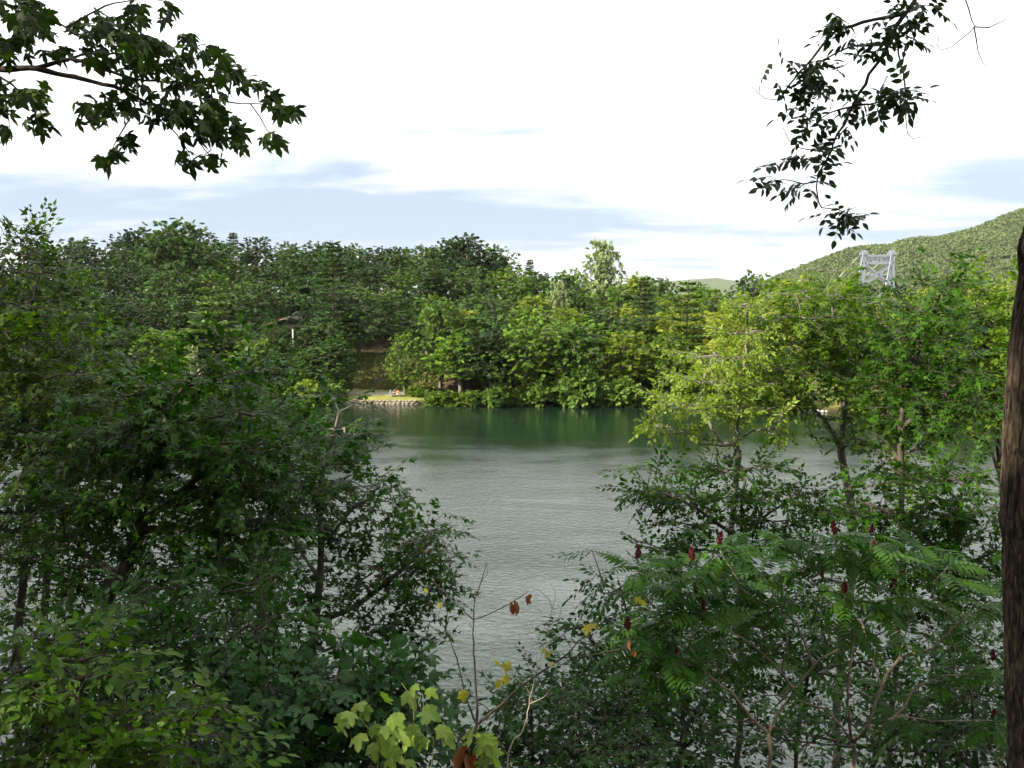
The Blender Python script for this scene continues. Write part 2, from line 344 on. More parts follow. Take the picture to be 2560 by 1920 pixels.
def radii(par, tips, n, r_tip, power=0.42):
    c = np.zeros(n); np.add.at(c, tips, 1.0)
    for i in range(n - 1, 0, -1):
        if par[i] >= 0: c[par[i]] += c[i]
    return r_tip * np.maximum(c, 0.6) ** power
def tube_edges(A, B, ra, rb, sides):
    d = nrm(B - A); up = np.where(np.abs(d[:, 2:3]) < 0.9, np.array([[0, 0, 1.]]), np.array([[1., 0, 0]]))
    x = nrm(np.cross(d, up)); y = np.cross(d, x); th = np.arange(sides) / sides * 2 * math.pi
    ring = np.cos(th)[None, :, None] * x[:, None] + np.sin(th)[None, :, None] * y[:, None]
    V = np.concatenate([A[:, None] + ra[:, None, None] * ring, B[:, None] + d[:, None] * rb[:, None, None] * 0.3 + rb[:, None, None] * ring], 1)
    base = (np.arange(len(A)) * 2 * sides)[:, None]
    Fs = []
    for j in range(sides):
        k = (j + 1) % sides
        Fs.append(np.stack([base[:, 0] + j, base[:, 0] + k, base[:, 0] + sides + k, base[:, 0] + sides + j], 1))
    return V.reshape(-1, 3), np.concatenate(Fs)
def sprays(p, out, rng, per, tw, size, shape, flat=0.8, droop=0.1, spread=0.9, jit=0.35, sjit=0.3, outw=0.15):
    """leaves set alternately along a twig at every point p; returns leaf arrays and twig ends"""
    N = len(p); up = np.array([0, 0, 1.])
    t = nrm(out * 0.75 + rng.normal(0, 0.5, (N, 3)) + up * (0.12 - droop))
    n = nrm(up * flat + rng.normal(0, 0.38, (N, 3)) + out * outw); n = nrm(n - t * np.sum(n * t, 1, keepdims=True))
    s = np.cross(n, t); ln = tw * rng.uniform(0.6, 1.35, N)
    f = (np.arange(per) + 0.6) / per; f = f[None] + rng.uniform(-.4, .4, (N, per)) / per
    side = np.where(np.arange(per) % 2 == 0, 1.0, -1.0)[None] * np.ones((N, 1))
    an = spread * rng.uniform(0.6, 1.25, (N, per)) * (1 - 0.6 * f ** 3)
    pos = p[:, None] + t[:, None] * (f * ln[:, None])[..., None] - up * (droop * 0.5 * (f ** 2) * ln[:, None])[..., None]
    d = t[:, None] * np.cos(an)[..., None] + s[:, None] * (np.sin(an) * side)[..., None] + rng.normal(0, jit * 0.6, (N, per, 3)) - up * 0.22
    nn = n[:, None] + rng.normal(0, jit, (N, per, 3))
    sz = size * rng.uniform(1 - sjit, 1 + sjit, (N, per))
    pet = nrm(d) * (0.25 * sz)[..., None]
    return (pos + pet).reshape(-1, 3), d.reshape(-1, 3), nn.reshape(-1, 3), sz.ravel(), p + t * ln[:, None] * 0.95
def in_lobes(lobes, rng, shell=2.0):
    """lobes: (centre, radii, count)"""
    out = []; o = []
    for c, r, n in lobes:
        q = nrm(rng.normal(0, 1, (n, 3))); k = rng.uniform(0, 1, (n, 1)) ** (1 / shell / 1.5)
        k = k * (1 + 0.18 * np.sin(q[:, :1] * 5 + c[0]) * np.cos(q[:, 2:3] * 4 + c[2]))
        out.append(np.asarray(c) + q * k * np.asarray(r)); o.append(nrm(q * np.array([1, 1, 0.55])))
    return np.concatenate(out), np.concatenate(o)
LEAF_MESH = {}
def leaf_mesh(shape, mat):
    k = (shape, mat)
    if k not in LEAF_MESH:
        V, Fc = SH[shape]; LEAF_MESH[k] = mesh_from('leaf', V, Fc, M[mat], tint=np.full(len(V), 0.5))
    return LEAF_MESH[k]
def leaf_objects(parent, origin, shape, mat, pos, d, n, size, name='leaf'):
    me = leaf_mesh(shape, mat); x = nrm(d); z = nrm(n - x * np.sum(n * x, 1, keepdims=True)); y = np.cross(z, x)
    for i in range(len(pos)):
        o = bpy.data.objects.new(name, me); COL.objects.link(o); o.parent = parent
        p = pos[i] - origin; s = size[i]
        o.matrix_local = Matrix(((x[i, 0] * s, y[i, 0] * s, z[i, 0] * s, p[0]), (x[i, 1] * s, y[i, 1] * s, z[i, 1] * s, p[1]), (x[i, 2] * s, y[i, 2] * s, z[i, 2] * s, p[2]), (0, 0, 0, 1)))
def to_px(p):
    q = p - np.array([0, 0, CAM_Z]); f = q[:, 1] * cP - q[:, 2] * sP; w = q[:, 1] * sP + q[:, 2] * cP
    return 1280 + F_PX * q[:, 0] / f, 960 - F_PX * w / f, f
def near_tree(name, label, cat, group, root, trunks, lobes, mat, shape, size, per, tw, bark, r_tip=0.004, r_root=None, seed=1, single=0, step=0.22, flat=1.5, droop=0.1, trunk_sides=10, extra=None, power=0.42, wander=0.12, crown_name='foliage', dens=1.3, tier=0.46):
    """a tree built from its trunk and limb lines (points of the place) and the lobes of its crown"""
    rng = np.random.default_rng(seed); root = np.asarray(root, float)
    T = empty(name, root, label, cat, group)
    tl = [smooth_path(np.vstack([root[None], tr]) if i == 0 else tr, step) for i, tr in enumerate(trunks)]
    for q in tl:
        a_ = np.arange(len(q)); q[1:, 0] += (.035 * np.sin(a_ * .31 + seed) + .02 * np.sin(a_ * .83 + seed))[1:] * np.clip(a_[1:] / 4, 0, 1)
    pts, out = in_lobes([(c_, r_, int(n_ * dens)) for c_, r_, n_ in lobes], rng)
    if tier:                                                     # boughs lie in loose level tiers
        ph = .3 * np.sin(pts[:, 0] * 1.1 + seed) + .3 * np.sin(pts[:, 1] * 1.5 + seed * 2)
        zt = (np.round(pts[:, 2] / tier + ph) - ph) * tier + rng.normal(0, .09 * tier, len(pts)); pts[:, 2] += (zt - pts[:, 2]) * .86; out[:, 2] *= .35; out = nrm(out)
    A, par, istr, tips = grow(tl, pts, step, rng, wander)
    r = radii(par, tips, len(A), r_tip, power)
    if r_root: 
        k = r_root / r[0]; r = np.where(istr, r * (1 + (k - 1) * np.clip(r / r[0], 0, 1)), r)
    ch = np.where(par >= 0)[0]; a = par[ch]
    tr = istr[ch]
    def edges(sel, sides, nm):
        c = ch[sel]; q = par[c]
        if len(c) == 0: return
        V, Fq = tube_edges(A[q] - root, A[c] - root, r[q], np.minimum(r[c], r[q]), sides)
        o = obj(nm, mesh_from(nm, V, Fq, M[bark], smooth=True), T); return o
    edges(tr, trunk_sides, 'trunk')
    lp, ld, ln_, ls, te = sprays(pts, out, rng, per, tw * 1.2, size * .9, shape, flat, droop, jit=.3, sjit=.4)
    c = ch[~tr]; q = par[c]
    V1, F1 = tube_edges(A[q] - root, A[c] - root, r[q] * 0.95, np.minimum(r[c], r[q]), 4)
    V2, F2 = tube_edges(pts - root, te - root, np.full(len(pts), r_tip), np.full(len(pts), r_tip * 0.45), 3)
    Fq = np.concatenate([F1, F2 + len(V1)]); 
    tag(obj('branches', mesh_from('branches', np.concatenate([V1, V2]), Fq, M[bark], smooth=True), T), kind='stuff')
    idx = np.arange(len(lp)); u, v, f = to_px(lp)
    if single:
        vis = (u > 0) & (u < 2560) & (v > 0) & (v < 1920)
        score = np.where(vis, ls / f, 0); big = np.argsort(-score)[:single]; big = big[score[big] > 0]
        m = np.ones(len(lp), bool); m[big] = False
        leaf_objects(T, root, shape, mat, lp[big], ld[big], ln_[big], ls[big]); idx = idx[m]
    V, Fc, k = scatter(shape, lp[idx] - root, ld[idx], ln_[idx], ls[idx])
    o = obj(crown_name, mesh_from(crown_name, V, Fc, M[mat], tint=np.repeat(rng.uniform(0, 1, len(idx)), k)), T)
    if single: tag(o, kind='stuff')
    return T
def lobe(u, v, d, ru, rv, rd, n):
    """crown lobe seen at (u, v), ru x rv picture pixels wide and high, rd metres deep, n twigs"""
    return (P(u, v, d), np.array([ru * px(d), rd, rv * px(d)]), n)
def line(d, *uv):
    out = []
    for q in uv: out.append(P(q[0], q[1], q[2] if len(q) > 2 else d))
    return np.array(out)
def ground_at(x, y): return np.array([x, y, float(gz(x, y)) - 0.08])

# ------------------------------------------------------------------ the setting: ground, lake, far hills
def axis(parts):
    return np.unique(np.concatenate([np.arange(a, b, s) for a, b, s in parts]))
gx = axis([(-3500, -1000, 500), (-1000, -160, 40), (-160, -40, 4), (-40, 70, 1.0), (70, 160, 4), (160, 1000, 40), (1000, 3501, 500)])
gy = axis([(-400, -40, 30), (-40, -6, 3), (-6, 34, 1.0), (34, 120, 6), (120, 186, 1.0), (186, 280, 4), (280, 1000, 40), (1000, 6501, 500)])
X, Y = np.meshgrid(gx, gy); Z = gz(X, Y)
ug, vg, fg = to_px(np.stack([X, Y, Z], -1).reshape(-1, 3))
V = np.stack([X, Y, Z], -1).reshape(-1, 3); w = len(gx)
ii = (np.arange(len(gy) - 1)[:, None] * w + np.arange(w - 1)[None]).ravel()
Fg = np.stack([ii, ii + 1, ii + w + 1, ii + w], 1)
tq = (Y - far_shore(X))
def zone(x0, x1, f): return sst(x0 - f, x0 + f, X) * sst(x1 + f, x1 - f, X)
lawn = np.clip(zone(-31, -13.5, 1.2) * sst(-0.5, 0.5, tq) * sst(11.0, 9.5, tq), 0, 1)
lawn = np.maximum(lawn, 0.95 * sst(20, 42, X) * sst(-0.5, 1.5, tq) * sst(70, 50, tq))
scrub = zone(-34, -14, 3) * sst(10, 12, tq) * sst(27, 22, tq)
path_ = zone(-60, -10, 2) * sst(5.6, 6.0, tq) * sst(8.4, 8.0, tq)
gm = mesh_from('ground', V, Fg, None, tint=None, smooth=True, mats=[])
for nm, arr in (('lawn', lawn), ('scrub', scrub), ('track', path_)):
    a = gm.attributes.new(nm, 'FLOAT', 'POINT'); a.data.foreach_set('value', arr.ravel().astype(np.float32))
m, t, out = new_mat('ground_cover'); N = t.nodes.new; L = t.links.new
def attr(n): a = N('ShaderNodeAttribute'); a.attribute_name = n; return a.outputs['Fac']
def gnoise(s, d=6):
    tcn = N('ShaderNodeTexCoord'); no = N('ShaderNodeTexNoise'); no.inputs['Scale'].default_value = s; no.inputs['Detail'].default_value = d; no.inputs['Roughness'].default_value = 0.65; L(tcn.outputs['Object'], no.inputs['Vector']); return no.outputs['Fac']
def ramp(f, *st):
    rp = N('ShaderNodeValToRGB'); e = rp.color_ramp.elements
    while len(e) < len(st): e.new(0.5)
    for q, (p_, c) in zip(e, st): q.position = p_; q.color = (*c, 1)
    L(f, rp.inputs[0]); return rp.outputs[0]
def mixc(f, a, b): 
    n = N('ShaderNodeMix'); n.data_type = 'RGBA'; L(f, n.inputs[0]); L(a, n.inputs[6]); L(b, n.inputs[7]); return n.outputs[2]
nz = gnoise(0.9); nf = gnoise(6.0)
litter = ramp(nz, (0.3, (0.02, 0.016, 0.009)), (0.55, (0.04, 0.03, 0.018)), (0.75, (0.025, 0.036, 0.01)))
grass = ramp(nz, (0.25, (0.11, 0.13, 0.03)), (0.5, (0.17, 0.18, 0.05)), (0.75, (0.27, 0.235, 0.085)))
scr = ramp(nz, (0.28, (0.07, 0.09, 0.024)), (0.45, (0.14, 0.115, 0.05)), (0.62, (0.22, 0.165, 0.09)), (0.8, (0.08, 0.11, 0.027)))
trk = ramp(nf, (0.3, (0.16, 0.15, 0.13)), (0.7, (0.27, 0.25, 0.22)))
c = mixc(attr('lawn'), litter, grass); c = mixc(attr('scrub'), c, scr); c = mixc(attr('track'), c, trk)
b = N('ShaderNodeBsdfPrincipled'); L(c, b.inputs['Base Color']); b.inputs['Roughness'].default_value = 0.95; b.inputs['Specular IOR Level'].default_value = 0.1
bp = N('ShaderNodeBump'); bp.inputs['Strength'].default_value = 0.7; bp.inputs['Distance'].default_value = 0.15; L(nf, bp.inputs['Height']); L(bp.outputs[0], b.inputs['Normal']); L(b.outputs[0], out.inputs[0])
gm.materials.append(m)
tag(obj('ground', gm), 'wooded banks and lawns around the lake', None, None, 'structure')

# lake: rippled by the wind, calm in the lee of the far trees
m, t, out = new_mat('lake_water'); N = t.nodes.new; L = t.links.new
tcn = N('ShaderNodeTexCoord')
def wnoise(sc, sx, sy, det, off=0):
    mp = N('ShaderNodeMapping'); mp.inputs['Scale'].default_value = (sx, sy, 1); mp.inputs['Location'].default_value = (off, off * 2, 0); mp.inputs['Rotation'].default_value = (0, 0, rad(12)); L(tcn.outputs['Object'], mp.inputs[0])
    no = N('ShaderNodeTexNoise'); no.inputs['Scale'].default_value = sc; no.inputs['Detail'].default_value = det; no.inputs['Roughness'].default_value = 0.6; no.inputs['Distortion'].default_value = 0.6; L(mp.outputs[0], no.inputs['Vector']); return no.outputs['Fac']
def mm(op, a, b_=None, c_=None, clamp=False):
    n = N('ShaderNodeMath'); n.operation = op; n.use_clamp = clamp
    for i, v in enumerate((a, b_, c_)):
        if v is None: continue
        if isinstance(v, (int, float)): n.inputs[i].default_value = v
        else: L(v, n.inputs[i])
    return n.outputs[0]
sx = N('ShaderNodeSeparateXYZ'); L(tcn.outputs['Object'], sx.inputs[0])
big = wnoise(0.045, 0.7, 1.6, 3, 5)
lee = N('ShaderNodeMapRange'); lee.interpolation_type = 'SMOOTHSTEP'
L(mm('ADD', sx.outputs[1], mm('MULTIPLY', big, 34.0)), lee.inputs[0]); lee.inputs[1].default_value = 46; lee.inputs[2].default_value = 150; lee.inputs[3].default_value = 1.0; lee.inputs[4].default_value = 0.42
h = mm('ADD', mm('MULTIPLY', wnoise(2.0, 0.85, 1.2, 4), 0.85), mm('MULTIPLY', wnoise(5.0, 0.9, 1.2, 3, 3), 0.26))
gust = N('ShaderNodeMapRange'); L(wnoise(0.09, 0.6, 1.5, 2, 9), gust.inputs[0]); gust.inputs[1].default_value = 0.3; gust.inputs[2].default_value = 0.7; gust.inputs[3].default_value = 0.45; gust.inputs[4].default_value = 1.3
bp = N('ShaderNodeBump'); bp.inputs['Distance'].default_value = 0.16; L(mm('MULTIPLY', h, mm('MULTIPLY', mm('POWER', lee.outputs[0], 2.2), gust.outputs[0])), bp.inputs['Height']); bp.inputs['Strength'].default_value = 1.0
b = N('ShaderNodeBsdfPrincipled'); b.inputs['Base Color'].default_value = (0.006, 0.016, 0.009, 1); b.inputs['Roughness'].default_value = 0.06; b.inputs['IOR'].default_value = 1.52; b.inputs['Specular IOR Level'].default_value = 0.85
L(bp.outputs[0], b.inputs['Normal']); L(b.outputs[0], out.inputs[0])
lk = mesh_from('lake', [(-1000, 10, 0), (1000, 10, 0), (1000, 185, 0), (-1000, 185, 0)], [(0, 1, 2, 3)], m)
tag(obj('lake', lk), 'rippled dark green lake', None, None, 'structure')

# far hills beyond the river
def hill(name, label, prof, y0, depth, nx, mat, rough_=6.0, seed=2, base=-20):
    rng = np.random.default_rng(seed)
    xs = np.linspace(prof[0][0], prof[-1][0], nx); ridge = np.interp(xs, [q[0] for q in prof], [q[1] for q in prof])
    vs = np.linspace(0, 1, 40); XX, TT = np.meshgrid(xs, vs)
    H = np.interp(XX, xs, ridge); ZZ = base + (H - base) * np.sin(np.clip(TT * 1.25, 0, 1.25) * math.pi / 2)
    YY = y0 + depth * TT + 40 * np.sin(XX / 190) * (1 - TT)
    ZZ = ZZ + rough_ * hnoise(XX, YY, 60.0) * np.sin(TT * math.pi)
    w = len(xs); i = (np.arange(39)[:, None] * w + np.arange(w - 1)[None]).ravel()
    VV = np.stack([XX, YY, ZZ], -1).reshape(-1, 3)
    o = obj(name, mesh_from(name, VV, np.stack([i, i + 1, i + w + 1, i + w], 1), mat, smooth=True)); tag(o, label, None, None, 'structure')
    return XX, YY, ZZ
M['far_forest'] = rough_mat('far_forest', (0.03, 0.046, 0.018), (0.07, 0.09, 0.03), 0.06, bump=1.0, bdist=4.0)
yr = 1750.0
prof = []
for (u, v) in ((1880, 720), (1960, 690), (2000, 673), (2060, 648), (2130, 622), (2200, 606), (2290, 600), (2380, 585), (2440, 570), (2500, 548), (2560, 528), (2640, 505), (2760, 480), (2900, 455)):
    p = P(u, v, yr); prof.append((p[0], p[2] - 7))
XX, YY, ZZ = hill('mountain', 'forested mountain slope rising behind the bridge tower', prof, yr - 520, 650, 120, M['far_forest'], 13.0)
# its woods: one mass of crowns
rng = np.random.default_rng(5); n = 9500
ti = rng.uniform(0.05, 0.86, n); xi = rng.uniform(prof[0][0], P(2640, 500, yr)[0], n)
fi = np.clip((xi - prof[0][0]) / (prof[-1][0] - prof[0][0]), 0, 1) * 119; fj = ti * 39
def bil(Aq): i0 = fj.astype(int); j0 = np.minimum(fi.astype(int), 118); a = (fj - i0)[:]; b_ = fi - j0; return (Aq[i0, j0] * (1 - a) * (1 - b_) + Aq[i0 + 1, j0] * a * (1 - b_) + Aq[i0, j0 + 1] * (1 - a) * b_ + Aq[i0 + 1, j0 + 1] * a * b_)
C = np.stack([bil(XX), bil(YY), bil(ZZ)], -1); rr = rng.uniform(3.0, 6.2, n)
per = 24
q = nrm(rng.normal(0, 1, (n, per, 3))); q[..., 2] = np.abs(q[..., 2]) * 1.0 - 0.15
pos = C[:, None] + q * rr[:, None, None] * np.array([1, 1, 1.05]) * rng.uniform(0.75, 1.08, (n, per, 1)) + np.array([0, 0, 2.0])
nn = q + rng.normal(0, 0.45, (n, per, 3)); dd = np.cross(nn, rng.normal(0, 1, (n, per, 3)))
Vc, Fc, k = scatter('clump', pos.reshape(-1, 3), dd.reshape(-1, 3), nn.reshape(-1, 3), np.repeat(rr, per) * rng.uniform(0.5, 0.85, n * per))
tint = np.repeat(np.repeat(rng.uniform(0, 1, n), per), k) * 0.5 + .15 + rng.uniform(0, .2, len(Vc))
M['far_crowns'] = leaf_mat('far_crowns', (0.032, 0.056, 0.022), (0.085, 0.11, 0.036), trans=0.2)
tag(obj('distant_forest', mesh_from('distant_forest', Vc, Fc, M['far_crowns'], tint=tint)), 'woods covering the far mountain slope', None, None, 'stuff')
prof2 = [(P(u, v, 5200)[0], P(u, v, 5200)[2]) for (u, v) in ((300, 745), (1000, 735), (1400, 728), (1600, 706), (1700, 700), (1780, 697), (1850, 702), (1950, 706), (2100, 730), (2600, 740))]
hill('distant_ridge', 'low bluish ridge on the horizon', prof2, 4600, 700, 80, M['far_forest'], 8.0, base=-40)

# ------------------------------------------------------------------ suspension bridge tower
M['steel'] = rough_mat('painted_steel', (0.44, 0.45, 0.47), (0.56, 0.57, 0.59), 0.3, rough=0.5, bump=0.05)
DB = 760.0
def bridge():
    Lt = P(2159, 636, DB); Rt = P(2229, 633, DB); top = (Lt[2] + Rt[2]) / 2
    cx_ = (Lt[0] + Rt[0]) / 2; hw = (Rt[0] - Lt[0]) / 2; s = px(DB); base = -12.0
    T = empty('bridge', (cx_, DB, base), 'pale grey steel suspension bridge tower with crossed bracing above the trees', 'bridge')
    o = np.array([cx_, DB, base]); H = top - base; yo = 3.6
    flare = lambda z: 1 + 0.06 * (top - z) / (40 * 1.0)
    def pt(sx_, z, y=0.0): return np.array([sx_ * hw * flare(z), y, z - base])
    for sg in (-1, 1):
        b = MB()
        for dy in (-yo, yo):
            b.bar(pt(sg, base, dy) + [sg * 1.0, 0, 0], pt(sg, top - 2, dy), 1.9, 1.9)
        b.build('tower_leg', M['steel'], T)
        l = MB(); z = base + 4
        while z < top - 6:
            l.bar(pt(sg, z, -yo), pt(sg, z + 5, yo), 0.5); l.bar(pt(sg, z, yo), pt(sg, z + 5, -yo), 0.5); z += 5
        l.build('leg_lacing', M['steel'], T)
        c = MB(); c.box(pt(sg, top + 0.2), (2.0, 5.2, 1.2)); c.box(pt(sg, top + 2.0), (1.3, 3.0, 1.0)); c.build('cable_saddle', M['steel'], T)
    zs = lambda v: P(2194, v, DB)[2]
    for y in (-yo, yo):
        for v, th in ((640, 1.9), (658, 1.9), (687, 1.1)):
            b = MB(); b.bar(pt(-1, zs(v), y), pt(1, zs(v), y), th); b.build('cross_beam', M['steel'], T)
        b = MB(); z0, z1 = zs(656), zs(642)
        for k in range(3):
            a0 = -0.92 + k * 0.62; a1 = a0 + 0.6
            b.bar(pt(a0, z0, y), pt(a1, z1, y), 0.85); b.bar(pt(a0, z1, y), pt(a1, z0, y), 0.85)
        b.build('top_lattice', M['steel'], T)
        za, zb = zs(660), zs(714)
        for sg in (-1, 1):
            b = MB(); b.bar(pt(sg * 0.95, za, y), pt(-sg * 0.95, zb, y), 1.3); b.build('diagonal_brace', M['steel'], T)
        for sg in (-1, 1):
            b = MB(); b.bar(pt(sg * 0.95, zb - 2, y), pt(-sg * 0.95, zb - 24, y), 1.3); b.build('diagonal_brace', M['steel'], T)
    for sg in (-1, 1):
        a = pt(sg, top + 2.4)
        far_end = np.array([sg * hw + 34, 240, zs(724) - base - 12])
        near_end = np.array([sg * hw - 44, -90, zs(716) - base - 14])
        for nm, e in (('main_cable', far_end), ('back_cable', near_end)):
            pts = [a + (e - a) * f + np.array([0, 0, -5.5 * 4 * f * (1 - f) * 0.5]) for f in np.linspace(0, 1, 14)]
            b = MB(); b.tube(pts, 0.42, 6); b.build(nm, M['steel'], T)
    b = MB(); b.box((0, 130, zs(724) - base - 16), (7, 200, 1.2)); b.build('deck', M['steel'], T)
bridge()

# ------------------------------------------------------------------ far bank trees: a few grown kinds, set out one by one
def far_kind(seed, H, crown0, rx, mat, lobes_n, tw_n, size, per, bark, shape='clump', top=0.45, squash=0.72, round_=1.0):
    rng = np.random.default_rng(seed)
    trunk = smooth_path([(0, 0, 0), (rng.normal(0, .15), rng.normal(0, .15), H * 0.3), (rng.normal(0, .35), rng.normal(0, .35), H * 0.6), (rng.normal(0, .4), rng.normal(0, .4), H * 0.86)], 0.7)
    lob = []
    for i in range(lobes_n):
        f = (i + 0.5) / lobes_n; z = crown0 + (H - crown0) * (0.10 + 0.80 * f)
        w_ = rx * (math.sin(math.pi * min(1, 0.16 + 0.80 * f)) ** 0.7 * round_ + (1 - round_) * (1.05 - f))
        a = i * 2.4 + rng.uniform(-.4, .4); k = rng.uniform(0.35, 0.72) * w_
        r_ = rng.uniform(0.46, 0.66) * rx * (0.8 + 0.3 * math.sin(math.pi * f))
        lob.append((np.array([k * math.cos(a), k * math.sin(a), z]), np.array([r_, r_, r_ * squash]), tw_n))
    pts, out_ = in_lobes(lob, rng, 3.0)
    A, par, istr, tips = grow([trunk], pts, 0.8, rng, 0.1)
    r = radii(par, tips, len(A), 0.018, 0.44)
    ch = np.where(par >= 0)[0]; tr = istr[ch]
    V, Fq = tube_edges(A[par[ch[tr]]], A[ch[tr]], r[par[ch[tr]]], r[ch[tr]], 7); tm = mesh_from('trunk', V, Fq, M[bark], smooth=True)
    c = ch[~tr]; V, Fq = tube_edges(A[par[c]], A[c], r[par[c]], r[c], 3); bm_ = mesh_from('branches', V, Fq, M[bark])
    lp, ld, ln_, ls, te = sprays(pts, out_, rng, per, 0.62, size, shape, flat=0.55, droop=0.12, jit=0.42, outw=0.9)
    V, Fc, k = scatter(shape, lp, ld, ln_, ls)
    tn = np.repeat(np.repeat(rng.uniform(0.2, 0.8, len(pts)), per) * 0.5 + rng.uniform(0, 0.5, len(lp)), k) * .5 + .25
    cm = mesh_from('crown', V, Fc, M[mat], tint=tn)
    return dict(H=H, W=rx * 1.15, parts=[('trunk', tm), ('branches', bm_), ('crown', cm)])
def pine_kind(seed, H, mat='pine', w=3.6, z0=0.18, gap=1.0, nsz=1.0):
    rng = np.random.default_rng(seed); trunk = smooth_path([(0, 0, 0), (.1, .1, H * .4), (0, -.1, H)], 0.8)
    tv, tf = sweep(trunk, np.linspace(0.26, 0.03, len(trunk)), 7); tm = mesh_from('trunk', *(tv, np.array([f for f in tf if len(f) == 4])), M['bark'], smooth=True)
    A = []; B = []; ra = []; P_ = []; D_ = []; z = H * z0
    while z < H * 0.985:
        f = z / H; L_ = w * (1 - f) ** 0.72 * rng.uniform(0.75, 1.1) + 0.25
        nb = rng.integers(6, 9); a0 = rng.uniform(0, 6.28)
        for j in range(nb):
            a = a0 + j * 6.283 / nb + rng.normal(0, .25); l = L_ * rng.uniform(0.6, 1.12); rise = 0.06 + 0.5 * f ** 2
            e = np.array([math.cos(a), math.sin(a), 0]); s_ = np.array([-e[1], e[0], 0])
            p0 = np.array([0, 0, z + rng.normal(0, .07)]); p1 = p0 + e * l * 0.55 + [0, 0, l * rise * 0.35]; p2 = p0 + e * l + [0, 0, l * rise]
            A += [p0, p1]; B += [p1, p2]; ra += [0.05, 0.03]
            for k in range(int(8 + l * 24)):
                g = rng.uniform(0.25, 1.05) ** 0.8; q = p0 + (p1 - p0) * min(1, g / .55) if g < .55 else p1 + (p2 - p1) * (g - .55) / .45
                sd = rng.normal(0, 0.30) * (0.45 + 0.45 * g) * l ** .6
                P_.append(q + s_ * sd + [0, 0, rng.normal(0.03, .035)]); D_.append(e * rng.uniform(.3, 1) + s_ * np.sign(sd) * rng.uniform(.2, 1) + [0, 0, rng.normal(.15, .18)])
        z += rng.uniform(0.95, 1.55) * (1 - 0.5 * f) * gap
    A = np.array(A); B = np.array(B); ra = np.array(ra); V, Fq = tube_edges(A, B, ra, ra * .5, 3); bm_ = mesh_from('branches', V, Fq, M['bark'])
    P_ = np.array(P_); D_ = np.array(D_); V, Fc, k = scatter('needle', P_, D_, np.array([[0, 0, 1.]]) + rng.normal(0, .3, P_.shape), nsz * rng.uniform(.38, .7, len(P_)))
    cm = mesh_from('crown', V, Fc, M[mat], tint=np.repeat(rng.uniform(0, 1, len(P_)), k)); return dict(H=H, W=w, parts=[('trunk', tm), ('branches', bm_), ('crown', cm)])
def shrub_kind(seed, H, rx, mat, n=7, size=0.34):
    rng = np.random.default_rng(seed); lob = [(np.array([rng.normal(0, rx * .42), rng.normal(0, rx * .42), H * rng.uniform(.25, .68)]), np.array([rx * .55, rx * .55, H * .34]), 26) for _ in range(n)]
    pts, out_ = in_lobes(lob, rng, 3.0); A, par, istr, tips = grow([smooth_path([(0, 0, 0), (0, 0, H * .3)], .3)], pts, .5, rng)
    r = radii(par, tips, len(A), .012); ch = np.where(par >= 0)[0]; V, Fq = tube_edges(A[par[ch]], A[ch], r[par[ch]], r[ch], 3); bm_ = mesh_from('stems', V, Fq, M['bark'])
    lp, ld, ln_, ls, te = sprays(pts, out_, rng, 16, .6, size, 'clump', jit=.5); V, Fc, k = scatter('clump', lp, ld, ln_, ls)
    cm = mesh_from('crown', V, Fc, M[mat], tint=np.repeat(np.repeat(rng.uniform(.1, .9, len(pts)), 16) * .6 + rng.uniform(0, .4, len(lp)), k)); return dict(H=H, W=rx, parts=[('stems', bm_), ('crown', cm)])
K = {}
K['oak'] = [far_kind(10 + i, 17, 5.5 - i * .4, 5.2 + .3 * i, 'oak', 16, 44, 0.245, 38, 'bark_grey') for i in range(4)]
K['maple'] = [far_kind(30 + i, 15, 2.0, 4.4, 'maple', 16, 40, 0.24, 36, 'bark_grey') for i in range(3)]
K['lime'] = [far_kind(40 + i, 14, 3.0, 4.6, 'lime', 16, 40, 0.24, 36, 'bark_grey') for i in range(2)]
K['pale'] = [far_kind(45, 16, 4.0, 4.4, 'pale', 18, 30, 0.34, 18, 'bark_grey')]
K['tiered'] = [far_kind(47 + i, 12, 3.2, 3.6, 'maple', 18, 22, 0.34, 20, 'bark_grey', squash=0.34, round_=0.3) for i in range(2)]
K['pine'] = [pine_kind(60, 19), pine_kind(61, 17, w=3.2), pine_kind(62, 15, w=4.2, z0=0.1)]
K['lit_pine'] = [pine_kind(64, 17, 'pine_lit', 4.6, 0.12, 1.45, 1.2), pine_kind(65, 18, 'pine_lit', 4.2, 0.15, 1.4, 1.2)]
K['shrub'] = [shrub_kind(70, 3.2, 2.3, 'shrub'), shrub_kind(71, 2.6, 2.0, 'shrub'), shrub_kind(72, 3.0, 2.2, 'shrub_lime')]
K['open_oak'] = [far_kind(80 + i, 17, 5.5, 5.2, 'oak', 15, 15, 0.36, 16, 'bark_grey') for i in range(2)]
ORD = ['first', 'second', 'third', 'fourth', 'fifth', 'sixth', 'seventh', 'eighth', 'ninth', 'tenth', 'eleventh', 'twelfth', 'thirteenth', 'fourteenth', 'fifteenth', 'sixteenth', 'seventeenth', 'eighteenth', 'nineteenth', 'twentieth']
ORD += ['twenty-' + o for o in ORD[:9]] + ['thirtieth'] + ['thirty-' + o for o in ORD[:9]] + ['fortieth'] + ['forty-' + o for o in ORD[:9]]
KN = dict(oak=('oak_tree', 'dark green oak'), open_oak=('oak_tree', 'open crowned oak'), lit_pine=('pine_tree', 'layered pine in sunlit colour'), maple=('maple_tree', 'mid green maple'), lime=('lime_green_tree', 'yellow green broadleaf tree'), pale=('pale_tree', 'pale silvery green tree'),
          tiered=('tiered_tree', 'green tree with layered boughs'), pine=('pine_tree', 'layered white pine'), shrub=('shrub', 'leafy shrub'))
